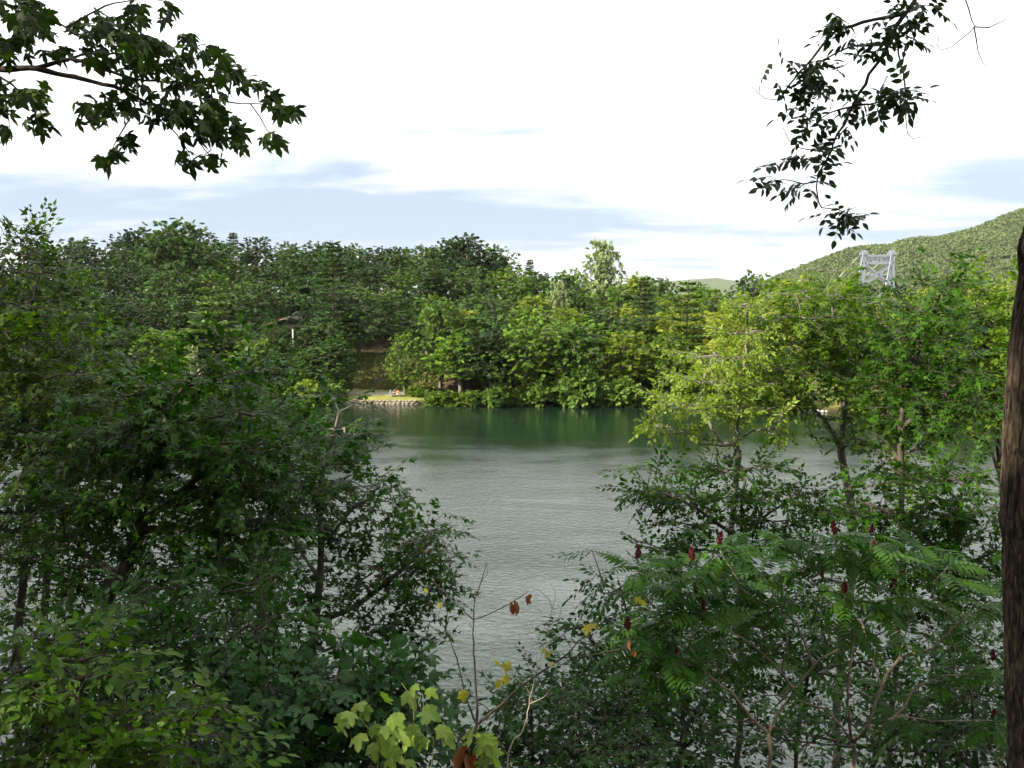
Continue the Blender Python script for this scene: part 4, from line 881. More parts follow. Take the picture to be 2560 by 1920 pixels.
# ------------------------------------------------------------------ near bank: right trees
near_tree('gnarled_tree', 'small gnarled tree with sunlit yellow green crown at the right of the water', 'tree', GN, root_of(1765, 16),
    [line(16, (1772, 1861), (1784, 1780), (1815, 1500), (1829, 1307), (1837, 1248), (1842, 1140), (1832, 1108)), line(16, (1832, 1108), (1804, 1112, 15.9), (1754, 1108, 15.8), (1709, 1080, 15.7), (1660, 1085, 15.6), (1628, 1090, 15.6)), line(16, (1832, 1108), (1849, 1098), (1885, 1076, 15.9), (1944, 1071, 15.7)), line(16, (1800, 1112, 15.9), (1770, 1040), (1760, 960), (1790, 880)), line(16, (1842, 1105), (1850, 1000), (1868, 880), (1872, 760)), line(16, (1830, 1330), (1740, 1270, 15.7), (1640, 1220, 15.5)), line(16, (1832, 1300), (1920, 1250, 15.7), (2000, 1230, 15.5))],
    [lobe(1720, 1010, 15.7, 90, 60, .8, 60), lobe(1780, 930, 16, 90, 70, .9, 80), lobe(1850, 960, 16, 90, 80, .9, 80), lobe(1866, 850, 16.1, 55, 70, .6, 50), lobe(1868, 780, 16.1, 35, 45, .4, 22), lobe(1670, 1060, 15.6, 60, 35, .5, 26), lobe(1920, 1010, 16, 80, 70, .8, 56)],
    'near_lime_lit', 'ovate4', 0.095, 13, 0.30, 'bark_grey', r_root=.055, seed=110, flat=.6, wander=.2)
near_tree('understorey_tree', 'leafy lower tree beneath the sunlit gnarled crown, reaching left over the water', 'tree', GN, root_of(1850, 15),
    [line(15, (1850, 1700), (1855, 1450), (1850, 1290), (1860, 1200)), line(15, (1852, 1350), (1740, 1270, 14.7), (1620, 1215, 14.5)), line(15, (1852, 1340), (1960, 1260, 14.8), (2060, 1220, 14.6))],
    [lobe(1640, 1215, 14.6, 80, 40, .6, 40), lobe(1720, 1260, 14.8, 100, 55, .8, 52), lobe(1850, 1200, 15, 130, 55, .9, 66), lobe(1960, 1260, 14.8, 120, 60, .8, 60), lobe(1820, 1340, 15, 150, 60, .9, 60), lobe(1700, 1390, 14.8, 120, 60, .8, 44)],
    'near', 'ovate4', 0.115, 14, 0.36, 'bark', r_root=0.05, seed=111, flat=1.0)
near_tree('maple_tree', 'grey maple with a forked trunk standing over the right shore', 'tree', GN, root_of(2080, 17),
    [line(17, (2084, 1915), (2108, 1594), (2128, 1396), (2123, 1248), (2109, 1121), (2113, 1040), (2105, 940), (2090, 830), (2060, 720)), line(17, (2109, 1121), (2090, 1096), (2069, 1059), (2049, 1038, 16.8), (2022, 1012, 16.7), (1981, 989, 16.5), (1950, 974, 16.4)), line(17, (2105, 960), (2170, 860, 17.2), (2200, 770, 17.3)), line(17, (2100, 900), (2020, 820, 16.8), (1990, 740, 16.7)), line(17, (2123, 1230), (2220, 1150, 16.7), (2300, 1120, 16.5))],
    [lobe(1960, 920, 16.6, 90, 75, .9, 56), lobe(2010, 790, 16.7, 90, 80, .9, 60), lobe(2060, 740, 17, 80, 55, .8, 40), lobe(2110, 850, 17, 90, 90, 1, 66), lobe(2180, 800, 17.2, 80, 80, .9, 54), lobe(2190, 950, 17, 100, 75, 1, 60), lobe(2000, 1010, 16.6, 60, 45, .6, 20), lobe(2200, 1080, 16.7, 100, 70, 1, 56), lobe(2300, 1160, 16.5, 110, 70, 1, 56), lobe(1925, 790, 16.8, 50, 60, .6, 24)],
    'near_gold_lit', 'maple3', 0.14, 12, 0.46, 'bark_grey', r_root=0.08, seed=112)
near_tree('sapling_tree', 'slender tree with a spired top right of the bridge tower', 'tree', GN, root_of(2240, 15),
    [line(15, (2240, 1700), (2252, 1300), (2258, 1076), (2279, 927), (2328, 791), (2369, 655)), line(15, (2262, 1060), (2360, 980, 14.8), (2430, 930, 14.7)), line(15, (2258, 1150), (2170, 1060, 15.2))],
    [lobe(2362, 690, 15, 28, 50, .35, 18), lobe(2320, 770, 15, 55, 70, .6, 40), lobe(2270, 850, 15, 80, 70, .8, 56), lobe(2350, 900, 15, 80, 80, .8, 50), lobe(2300, 990, 15, 110, 75, .9, 66), lobe(2400, 1020, 14.8, 70, 80, .8, 40), lobe(2210, 1010, 15.2, 80, 70, .8, 40)],
    'near', 'maple3', 0.125, 13, 0.38, 'bark', r_root=0.05, seed=113)
near_tree('sunlit_tree', 'sunlit yellow green tree behind the big trunk at the right edge', 'tree', GN, root_of(2540, 22),  # its yellow is sunlight put into the leaf colour
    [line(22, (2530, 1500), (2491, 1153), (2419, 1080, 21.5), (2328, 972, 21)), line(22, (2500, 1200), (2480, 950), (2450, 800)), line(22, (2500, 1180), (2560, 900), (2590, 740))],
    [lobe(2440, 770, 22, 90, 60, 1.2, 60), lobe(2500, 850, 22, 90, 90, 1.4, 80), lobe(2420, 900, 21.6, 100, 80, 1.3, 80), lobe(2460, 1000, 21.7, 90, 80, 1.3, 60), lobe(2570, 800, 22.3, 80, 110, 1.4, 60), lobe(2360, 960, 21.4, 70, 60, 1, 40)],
    'near_gold_lit', 'ovate4', 0.19, 15, 0.6, 'bark', r_root=0.09, seed=114)
near_tree('shade_maple', 'dark layered maple between the big trunk and the grey maple', 'tree', GN, root_of(2380, 13.5),
    [line(13.5, (2370, 1800), (2375, 1500), (2400, 1300), (2420, 1180)), line(13.5, (2385, 1420), (2260, 1300, 13.6), (2140, 1250, 13.7)), line(13.5, (2395, 1330), (2470, 1230, 13.4)), line(13.5, (2375, 1480), (2440, 1400, 13.3), (2490, 1380, 13.2))],
    [lobe(2240, 1270, 13.6, 130, 50, .8, 50), lobe(2380, 1220, 13.5, 110, 60, .8, 54), lobe(2120, 1290, 13.8, 100, 45, .7, 34), lobe(2440, 1330, 13.4, 80, 70, .7, 40), lobe(2300, 1380, 13.5, 120, 45, .7, 32), lobe(2430, 1480, 13.3, 90, 70, .7, 30), lobe(2200, 1440, 13.6, 100, 45, .6, 20)],
    'near', 'maple3', 0.13, 12, 0.42, 'bark', r_root=0.055, seed=115, flat=1.1)
near_tree('small_shrub', 'airy small leaved shrub left of the sumac above the water', 'shrub', 'undergrowth on the near bank', root_of(1570, 10),
    [line(10, (1580, 1900), (1575, 1700), (1560, 1540), (1540, 1440)), line(10, (1575, 1680), (1480, 1600, 9.9), (1440, 1560, 9.8)), line(10, (1578, 1720), (1680, 1600, 10.1), (1720, 1500, 10.2))],
    [lobe(1510, 1450, 9.9, 60, 50, .4, 20), lobe(1570, 1530, 10, 80, 70, .5, 30), lobe(1440, 1590, 9.8, 60, 60, .4, 18), lobe(1560, 1680, 9.9, 140, 80, .6, 56), lobe(1680, 1570, 10.1, 90, 90, .6, 40), lobe(1440, 1740, 9.7, 110, 70, .5, 40), lobe(1650, 1780, 9.8, 150, 80, .6, 60)],
    'near_deep', 'ovate', 0.085, 10, 0.28, 'bark', r_root=.03, seed=116, r_tip=.003)
near_tree('dark_shrub', 'dark feathery undergrowth along the bottom centre', 'shrub', 'undergrowth on the near bank', root_of(1330, 8),
    [line(8, (1330, 2000), (1335, 1880), (1330, 1760)), line(8, (1332, 1950), (1240, 1830, 8)), line(8, (1332, 1940), (1450, 1850, 7.9), (1520, 1800, 7.9))],
    [lobe(1320, 1780, 8, 100, 55, .4, 36), lobe(1220, 1850, 8, 110, 60, .4, 40), lobe(1420, 1850, 7.9, 120, 60, .4, 44), lobe(1550, 1850, 7.8, 110, 70, .4, 40), lobe(1320, 1890, 7.7, 180, 45, .4, 44)],
    'near_deep', 'maple3', 0.09, 9, 0.26, 'stem_dark', r_root=.02, seed=117, r_tip=.0025)
near_tree('waterside_bush', 'dark bush by the water at the lower right beneath the sumac', 'shrub', 'undergrowth on the near bank', root_of(1680, 12),
    [line(12, (1690, 1950), (1700, 1800), (1700, 1700)), line(12, (1695, 1850), (1800, 1700, 12.2), (1900, 1640, 12.3))],
    [lobe(1650, 1740, 12, 110, 80, .7, 50), lobe(1740, 1640, 12, 120, 80, .7, 55), lobe(1640, 1880, 11.8, 130, 60, .6, 40), lobe(1860, 1560, 12.2, 130, 60, .7, 40), lobe(1960, 1480, 12.4, 120, 60, .7, 36)],
    'near', 'ovate4', 0.11, 13, 0.36, 'bark', r_root=.05, seed=118)
near_tree('waterside_bush', 'leafy bush in the lower right corner beside the big trunk', 'shrub', 'undergrowth on the near bank', root_of(2440, 9),
    [line(9, (2440, 2000), (2430, 1850), (2420, 1740)), line(9, (2435, 1920), (2330, 1820, 9.1), (2280, 1780, 9.1))],
    [lobe(2420, 1720, 9, 80, 70, .5, 30), lobe(2350, 1820, 9, 90, 60, .5, 30), lobe(2440, 1850, 8.9, 80, 60, .5, 30)],
    'near_deep', 'ovate', 0.09, 9, 0.3, 'bark', r_root=.025, seed=119, r_tip=.003)

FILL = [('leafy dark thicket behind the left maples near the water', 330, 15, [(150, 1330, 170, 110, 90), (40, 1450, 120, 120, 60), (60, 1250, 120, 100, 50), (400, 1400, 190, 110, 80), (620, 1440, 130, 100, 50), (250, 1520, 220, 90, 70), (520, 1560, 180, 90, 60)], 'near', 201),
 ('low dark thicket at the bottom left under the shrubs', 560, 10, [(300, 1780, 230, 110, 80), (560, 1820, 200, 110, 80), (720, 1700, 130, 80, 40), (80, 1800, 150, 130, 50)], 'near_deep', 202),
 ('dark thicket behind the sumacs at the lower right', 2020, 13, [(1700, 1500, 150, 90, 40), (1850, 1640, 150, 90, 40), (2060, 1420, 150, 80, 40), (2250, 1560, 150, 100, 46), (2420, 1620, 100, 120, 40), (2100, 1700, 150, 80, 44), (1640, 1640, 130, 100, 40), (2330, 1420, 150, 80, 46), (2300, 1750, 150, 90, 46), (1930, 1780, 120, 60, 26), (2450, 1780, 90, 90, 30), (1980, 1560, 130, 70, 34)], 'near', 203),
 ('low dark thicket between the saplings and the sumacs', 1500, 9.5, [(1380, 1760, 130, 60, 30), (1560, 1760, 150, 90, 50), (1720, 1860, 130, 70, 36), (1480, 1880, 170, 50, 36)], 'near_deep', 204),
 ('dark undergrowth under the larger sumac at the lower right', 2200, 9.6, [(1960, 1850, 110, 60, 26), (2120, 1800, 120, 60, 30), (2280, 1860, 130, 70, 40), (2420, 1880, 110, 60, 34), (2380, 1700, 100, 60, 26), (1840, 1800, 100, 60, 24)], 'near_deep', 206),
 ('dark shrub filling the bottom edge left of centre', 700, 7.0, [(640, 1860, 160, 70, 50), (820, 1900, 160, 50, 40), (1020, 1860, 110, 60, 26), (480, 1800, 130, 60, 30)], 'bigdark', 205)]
for lab, u0, d0, lb, mt, sd in FILL:
    near_tree('thicket', lab, 'shrub', 'undergrowth on the near bank', root_of(u0, d0), [np.array([root_of(u0, d0) + [0, 0, 1.0], P(u0, np.mean([q[1] for q in lb]), d0)])] + [np.array([P(u0, np.mean([q[1] for q in lb]) + 60, d0), P(q[0], q[1], d0 + .2)]) for q in lb], [lobe(q[0], q[1], d0, q[2], q[3], .6 + d0 * .03, q[4]) for q in lb], mt, 'ovate4' if d0 > 9 else 'ovate', .062 + .004 * d0, 12, .2 + .012 * d0, 'bark', r_root=.03, seed=sd, r_tip=.003, dens=1.45, tier=.3)

# ------------------------------------------------------------------ branch work shared by the hanging boughs
def stems(parent, origin, lines, mat, name='branch', step=0.05, sides=7):
    """lines: (points, radius at start, radius at end): each a part of its own"""
    rng = np.random.default_rng(3)
    for pts, r0, r1 in lines:
        q = smooth_path(np.asarray(pts), step); n = len(q)
        q[1:-1] += rng.normal(0, min(r0, .012) * .35, (max(0, n - 2), 3))
        V, Fq = sweep(q - origin, np.linspace(r0, r1, n) * (1 + .1 * np.sin(np.arange(n) * 1.7)), sides)
        me = bpy.data.meshes.new(name); me.from_pydata(V.tolist(), [], Fq); me.materials.append(M[mat]); me.polygons.foreach_set('use_smooth', [True] * len(me.polygons)); me.update()
        obj(name, me, parent)
def canopy(parent, origin, lobes, mat, size, per, seed, trunk_top, bark, tw=.5):
    """upper crown of a tree whose trunk stands at the edge of the picture"""
    rng = np.random.default_rng(seed); pts, out_ = in_lobes(lobes, rng, 2.0); A, par, istr, tips = grow([smooth_path(trunk_top, .4)], pts, .5, rng)
    r = radii(par, tips, len(A), .008); ch = np.where(par >= 0)[0]; V, Fq = tube_edges(A[par[ch]] - origin, A[ch] - origin, r[par[ch]], r[ch], 5)
    tag(obj('limbs', mesh_from('limbs', V, Fq, M[bark], smooth=True), parent), kind='stuff')
    lp, ld, ln_, ls, te = sprays(pts, out_, rng, per, tw, size, 'ovate4'); V, Fc, k = scatter('ovate4', lp - origin, ld, ln_, ls)
    tag(obj('foliage', mesh_from('foliage', V, Fc, M[mat], tint=np.repeat(rng.uniform(0, 1, len(lp)), k)), parent), kind='stuff')

# maple whose bough hangs into the upper left
dM = 5.4
o4 = lambda x, y, d=dM: P(x * .4069, y * .4069, d)
rt = ground_at(-5.6, 4.6)
T = empty('overhanging_maple', rt, 'maple at the left whose leafy bough hangs into the upper left corner', 'tree')
tv = smooth_path(np.array([rt, rt + [.1, 0, 2.5], rt + [.25, .1, 5.5], rt + [.3, .2, 9]]), .3); V, Fq = sweep(tv - rt, np.linspace(.24, .12, len(tv)), 14); me = bpy.data.meshes.new('trunk'); me.from_pydata(V.tolist(), [], Fq); me.materials.append(M['bark']); me.update(); obj('trunk', me, T)
L0 = rt + [.25, .1, 5.6]
ML = [([L0, o4(-500, 380), o4(-150, 400), o4(0, 420), o4(230, 420), o4(400, 465), o4(560, 500), o4(760, 560), o4(900, 630), o4(1060, 690), o4(1230, 760)], .05, .006),
 ([o4(230, 416), o4(300, 390), o4(370, 380), o4(430, 365), o4(520, 380), o4(640, 430), o4(760, 465), o4(900, 495), o4(1130, 515), o4(1230, 570)], .013, .004),
 ([o4(1130, 515), o4(1300, 600), o4(1480, 640), o4(1600, 640), o4(1720, 700), o4(1860, 770)], .006, .002), ([o4(1540, 640), o4(1600, 720), o4(1640, 800), o4(1740, 860)], .004, .002),
 ([o4(760, 560), o4(830, 640), o4(780, 760), o4(720, 850), o4(660, 1000)], .006, .002), ([o4(900, 630), o4(1030, 760), o4(1130, 880), o4(1180, 1010)], .006, .002), ([o4(1060, 690), o4(1180, 800), o4(1260, 920), o4(1350, 1010)], .006, .002),
 ([o4(430, 365), o4(520, 330), o4(700, 330), o4(900, 330), o4(1150, 360), o4(1350, 340)], .007, .002), ([L0 + [.05, 0, .9], o4(-400, -60), o4(0, 20), o4(200, 60), o4(400, 170), o4(520, 210), o4(700, 220), o4(850, 240)], .035, .003), ([o4(430, 195), o4(600, 280), o4(760, 350)], .006, .002),
 ([o4(-200, 395), o4(0, 470), o4(120, 560), o4(230, 640), o4(260, 760)], .01, .002), ([o4(0, 470), o4(40, 640), o4(60, 800)], .006, .002), ([o4(520, 210), o4(700, 120), o4(860, 60)], .005, .002), ([o4(400, 170), o4(700, 20), o4(1030, 10), o4(1050, 90)], .007, .002), ([o4(1150, 360), o4(1200, 290), o4(1210, 240)], .003, .0015)]
stems(T, rt, ML, 'stem_dark')
EL = [(150, 80, 190, 80, 20), (100, 280, 150, 100, 14), (600, 160, 130, 100, 13), (800, 200, 150, 110, 15), (860, 60, 60, 70, 5), (1040, 90, 40, 60, 3), (700, 330, 200, 80, 15), (950, 350, 180, 110, 18), (1200, 260, 70, 45, 5), (1170, 370, 60, 50, 4), (1330, 340, 80, 50, 6), (1400, 430, 90, 60, 7), (1000, 480, 250, 100, 20), (1340, 560, 110, 90, 12), (1480, 500, 80, 70, 7), (1650, 560, 70, 60, 5), (1700, 660, 90, 40, 5), (1810, 700, 50, 40, 3), (600, 700, 120, 80, 10), (760, 640, 150, 80, 11), (1000, 690, 160, 90, 15), (1200, 710, 150, 80, 13), (1400, 750, 120, 80, 10), (1340, 840, 170, 50, 9), (1480, 880, 60, 40, 3), (1700, 860, 60, 40, 4), (800, 890, 70, 60, 5), (690, 990, 70, 50, 5), (1170, 1000, 50, 60, 4), (1350, 1000, 60, 45, 4), (70, 620, 100, 100, 8), (250, 600, 100, 70, 7), (260, 760, 70, 60, 5), (60, 830, 70, 50, 4), (390, 340, 90, 40, 5), (240, 180, 160, 60, 9), (-60, 450, 120, 300, 22)]
rng = np.random.default_rng(77); pos = []
for cx_, cy_, a, b_, n in EL:
    for _ in range(int(n * 2.7)):
        th = rng.uniform(0, 6.28); k = rng.uniform(0, 1) ** .5; pos.append(o4(cx_ + a * k * math.cos(th) - 40, cy_ + b_ * k * math.sin(th) - 25, dM + rng.normal(0, .22)))
pos = np.array(pos); n = len(pos); d = np.stack([rng.normal(.35, .55, n), rng.normal(-.1, .5, n), rng.normal(-.5, .4, n)], 1); nn = np.stack([rng.normal(0, .5, n), rng.normal(-.35, .45, n), rng.normal(.75, .4, n)], 1); sz = rng.uniform(.062, .12, n)
h = (rng.uniform(size=n) < .5); one = np.arange(n) % 100 < 36; V, Fc, k = scatter('maple5c', (pos - rt)[~one], d[~one], nn[~one], sz[~one]); tag(obj('foliage', mesh_from('foliage', V, Fc, M['branch_maple'], tint=np.repeat(rng.uniform(0, 1, int((~one).sum())), k)), T), kind='stuff')
pos, d, nn, sz, h = pos[one], d[one], nn[one], sz[one], h[one]
for q_, sh_ in enumerate(('maple5', 'maple5b', 'maple5c')):
    z_ = np.arange(len(pos)) % 3 == q_; leaf_objects(T, rt, sh_, 'branch_maple', pos[z_], d[z_], nn[z_], sz[z_])
canopy(T, rt, [(rt + [-1, -2.5, 11], np.array([4, 3, 2.4]), 110), (rt + [1.5, -3.5, 10], np.array([3, 2.6, 2]), 80), (rt + [-3, 1, 9], np.array([3, 3, 2]), 70), (rt + [2.5, -1.5, 12], np.array([3, 2, 1.6]), 60)], 'branch_maple', .22, 16, 5, np.array([rt + [.3, .2, 8.8], rt + [.2, -.4, 11]]), 'bark')

# big trunk at the right edge: an ash, with the boughs that hang into the upper right
def big_trunk():
    dT = 3.3; edge = [(2518, 2050), (2514, 1920), (2506, 1600), (2497, 1300), (2500, 1150), (2509, 980), (2524, 800), (2543, 660), (2556, 560), (2580, 420), (2620, 150), (2680, -250)]
    rr = [.215, .205, .19, .178, .172, .165, .158, .152, .15, .145, .14, .13]
    c = np.array([P(u + 24, v, dT) for u, v in edge]) + np.array([[r, 0, 0] for r in rr]); rt = np.array([c[0][0] - .02, dT, float(gz(c[0][0], dT)) - .1])
    T = empty('big_ash_tree', rt, 'large furrowed brown trunk at the right edge with boughs hanging above', 'tree')
    pl = smooth_path(np.vstack([rt[None], c]), .025); rad_ = np.interp(pl[:, 2], [rt[2]] + list(c[:, 2]), [.27] + rr)
    n = 260; th = np.arange(n) / n * 2 * math.pi; z = pl[:, 2]
    rng = np.random.default_rng(8); TH, ZZ_ = np.meshgrid(th, z); w = np.zeros_like(TH)
    for _ in range(16):
        k = rng.integers(18, 52); f = rng.uniform(-9.0, 9.0); w += np.sin(k * TH + f * ZZ_ + rng.uniform(0, 6) + 1.6 * np.sin(ZZ_ * rng.uniform(3, 14) + rng.uniform(0, 6)))
    ridge = np.abs(w / 4.0); ridge = np.clip(ridge, 0, 1) ** .6
    fine = rng.normal(0, .0012, TH.shape)
    bump = np.zeros_like(TH)
    for zz0, t0, s in ((P(2545, 615, dT)[2], math.pi * 1.02, .028), (P(2505, 1310, dT)[2], math.pi * 1.0, .012), (P(2500, 1700, dT)[2], math.pi * 1.3, .015)):
        dt = np.angle(np.exp(1j * (TH - t0))); bump += s * np.exp(-(dt / .5) ** 2 - ((ZZ_ - zz0) / .05) ** 2)
    Rr = rad_[:, None] + .017 * (ridge - .6) + fine + bump
    V = np.stack([pl[:, 0:1] + Rr * np.cos(TH), pl[:, 1:2] + Rr * np.sin(TH), ZZ_], -1).reshape(-1, 3) - rt
    i = (np.arange(len(z) - 1)[:, None] * n + np.arange(n)[None]); j = (np.arange(len(z) - 1)[:, None] * n + (np.arange(n)[None] + 1) % n)
    Fq = np.stack([i.ravel(), j.ravel(), (j + n).ravel(), (i + n).ravel()], 1)
    obj('trunk', mesh_from('trunk', V, Fq, M['bark_big'], smooth=True), T)
    return T, rt, c[-1]
T, rt, tt = big_trunk()
dA = 5.0
o5 = lambda x, y, d=dA: P(1800 + x * .3736, y * .3736, d)
j0 = tt + np.array([.05, .2, .6])
AL = [([tt, tt + [.2, .1, 1.2], tt + [.3, 0, 3.2]], .12, .06), ([tt + [.12, .05, .7], o5(1900, -700), o5(1500, -260), o5(1310, 0), o5(1180, 180), o5(1100, 360), o5(1000, 500), o5(930, 620), o5(860, 760), o5(790, 900), o5(740, 1020), o5(660, 1160), o5(640, 1260), o5(655, 1340), o5(680, 1390)], .035, .003),
 ([o5(1245, 90), o5(1040, 130), o5(880, 170), o5(780, 200), o5(680, 310), o5(560, 450), o5(460, 580), o5(400, 670)], .012, .004), ([o5(400, 670), o5(300, 660), o5(230, 600), o5(170, 510), o5(175, 455)], .0025, .0012),
 ([o5(1120, 300), o5(1020, 303), o5(880, 305), o5(780, 350), o5(680, 410), o5(640, 480), o5(600, 600), o5(560, 700)], .007, .002), ([o5(880, 715), o5(740, 750), o5(640, 830)], .006, .002),
 ([o5(1170, 220), o5(1200, 360), o5(1230, 480), o5(1240, 620), o5(1245, 780), o5(1255, 890), o5(1290, 930), o5(1390, 905)], .006, .0015), ([o5(890, 700), o5(1000, 700), o5(1150, 660), o5(1280, 640)], .006, .002),
 ([o5(645, 1215), o5(560, 1230), o5(420, 1200), o5(280, 1240)], .004, .0015), ([o5(680, 1390), o5(780, 1400), o5(860, 1430), o5(980, 1430)], .003, .0012), ([o5(740, 1020), o5(640, 1010), o5(540, 990), o5(460, 940), o5(420, 850), o5(425, 780)], .004, .0012), ([o5(700, 1090), o5(780, 1030), o5(820, 950)], .003, .0012), ([o5(785, 195), o5(750, 130), o5(690, 110)], .004, .0015),
 ([tt + [.15, .05, .9], o5(1800, -500), o5(1600, -120), o5(1640, 0), o5(1690, 130), o5(1700, 180), o5(1600, 280), o5(1480, 340), o5(1455, 300), o5(1465, 240)], .012, .0018), ([o5(1700, 180), o5(1800, 185), o5(1900, 140), o5(1940, 70)], .004, .0014), ([o5(1700, 180), o5(1730, 340), o5(1760, 420), o5(1795, 445)], .004, .0014)]
stems(T, rt, AL, 'stem_dark')
CLU = [(730, 80, 3), (850, 130, 4), (800, 240, 4), (900, 230, 4), (1000, 290, 4), (1150, 130, 8), (1280, 60, 8), (1400, 50, 3), (1200, 240, 8), (1250, 270, 4), (1050, 330, 4), (1000, 400, 2), (330, 370, 2), (440, 400, 3), (560, 430, 5), (480, 480, 4), (640, 420, 4), (350, 500, 2), (700, 540, 5), (820, 500, 3), (620, 640, 6), (700, 600, 5), (780, 630, 4), (540, 690, 4), (600, 750, 5), (580, 840, 6), (700, 780, 4), (690, 920, 3), (820, 850, 4), (920, 660, 5), (1050, 650, 6), (1150, 600, 7), (1250, 590, 4), (1300, 660, 4), (1180, 680, 5), (1050, 590, 4), (1060, 770, 2), (620, 1000, 4), (560, 1050, 4), (690, 1030, 4), (640, 1100, 4), (440, 1110, 2), (340, 1200, 4), (420, 1230, 4), (540, 1230, 5), (610, 1210, 5), (820, 1390, 5), (870, 1450, 6), (780, 1480, 3), (920, 1420, 3), (700, 1400, 2), (1330, 20, 6), (1230, 150, 6)]
def compound(nl, seed):
    rng = np.random.default_rng(seed); ps = []; ds = []; ns = []; ss = []
    for k in range(nl):
        f = (k // 2 + 1) / (nl // 2 + 1); s = 1 if k % 2 else -1
        if k == nl - 1: ps.append((.95, 0, 0)); ds.append((1, 0, -.2)); ss.append(.42)
        else: ps.append((f * .9, 0, 0)); ds.append((.55, s, -.25)); ss.append(.40)
        ns.append(rng.normal(0, .35, 3) + [0, 0, 1])
    V, Fc, k = scatter('ovate', np.array(ps), np.array(ds), np.array(ns), np.array(ss) * rng.uniform(.85, 1.15, nl)); st, sf = tube_edges(np.array([[0, 0, 0.]]), np.array([[1, 0, 0.]]), np.array([.012]), np.array([.006]), 3)
    tri = np.array([t_ for f in sf for t_ in ((f[0], f[1], f[2]), (f[0], f[2], f[3]))]); return np.concatenate([V, st]), np.concatenate([Fc, tri + len(V)])
for i in range(3): SH['ash%d' % i] = compound(7 if i else 5, i)
rng = np.random.default_rng(12)
for cx_, cy_, n in CLU:
    n = max(1, round(n * .7)); th = rng.uniform(0, 6.28, n); p = np.array([o5(cx_ + rng.normal(0, 26), cy_ + rng.normal(0, 22), dA + rng.normal(0, .1)) for _ in range(n)])
    d = np.stack([rng.normal(-.2, .8, n), rng.normal(-.1, .5, n), rng.normal(-.35, .45, n)], 1); nn = np.stack([rng.normal(0, .5, n), rng.normal(-.3, .4, n), rng.normal(.8, .3, n)], 1)
    leaf_objects(T, rt, 'ash%d' % int(rng.integers(3)), 'ash', p, d, nn, rng.uniform(.11, .165, n))
canopy(T, rt, [(tt + [.5, -1, 5.2], np.array([3.2, 2.6, 1.8]), 100), (tt + [-1.5, -2.2, 4.4], np.array([2.6, 2, 1.6]), 70), (tt + [2.5, .5, 5], np.array([2.6, 2.4, 1.6]), 60)], 'ash', .2, 15, 6, np.array([tt + [.3, 0, 3.1], tt + [.3, -.3, 5]]), 'bark_big')

# ------------------------------------------------------------------ sumac with red cones
o8 = lambda x, y, d=7.6: P(1560 + x * .4943, 1100 + y * .4943, d)
def frond(seed, npair=11):
    rng = np.random.default_rng(seed); ps = []; ds = []; ss = []; ns = []
    arch = lambda f: np.array([f, 0, .10 * f - .38 * f * f])
    for k in range(npair):
        f = .16 + .8 * k / (npair - 1); 
        for s in (-1, 1): ps.append(arch(f)); ds.append((.42 + .25 * f, s, -.35 + rng.normal(0, .12))); ss.append(.33 * math.sin(math.pi * (.22 + .66 * (k + 1) / npair)) * rng.uniform(.9, 1.1)); ns.append(rng.normal(0, .12, 3) + [0, 0, 1])
    ps.append(arch(1)); ds.append((1, 0, -.5)); ss.append(.2); ns.append((0, 0, 1.))
    leafl = fan([(0, 0, 0), (.2, -.15, .04), (.6, -.15, .02), (1, 0, -.12), (.6, .15, .02), (.2, .15, .04)], (.4, 0, -.015))
    V, Fc, k = scatter(leafl, np.array(ps), np.array(ds), np.array(ns), np.array(ss)); q = np.array([arch(f) for f in np.linspace(0, 1, 7)]); st, sf = tube_edges(q[:-1], q[1:], np.full(6, .008), np.full(6, .006), 3)
    tri = np.array([t_ for f in sf for t_ in ((f[0], f[1], f[2]), (f[0], f[2], f[3]))]); return np.concatenate([V, st]), np.concatenate([Fc, tri + len(V)])
for i in range(4): SH['frond%d' % i] = frond(i, 8 + i % 2)
def cone_mesh(seed):
    rng = np.random.default_rng(seed); n = 110; f = rng.uniform(0, 1, n); a = rng.uniform(0, 6.28, n); prof = np.sin(np.clip(f * 1.05 + .12, 0, 1) * math.pi) ** .7 * .21 + .02
    q = np.stack([prof * np.cos(a), prof * np.sin(a), f], 1); d = np.stack([np.cos(a), np.sin(a), np.full(n, .9)], 1)
    V, Fc, k = scatter('clump', q - d * .05, d, rng.normal(0, 1, (n, 3)), rng.uniform(.10, .24, n)); cv, cf = sweep([(0, 0, -.2), (0, 0, .1), (0, 0, .5), (0, 0, .9)], [.03, .12, .13, .02], 8)
    tri = [t_ for g in cf for t_ in [(g[0], g[i], g[i + 1]) for i in range(1, len(g) - 1)]]; return mesh_from('fruit_cone', np.concatenate([V, cv]), np.concatenate([Fc, np.array(tri) + len(V)]), M['cone'])
CM = [cone_mesh(i) for i in range(3)]
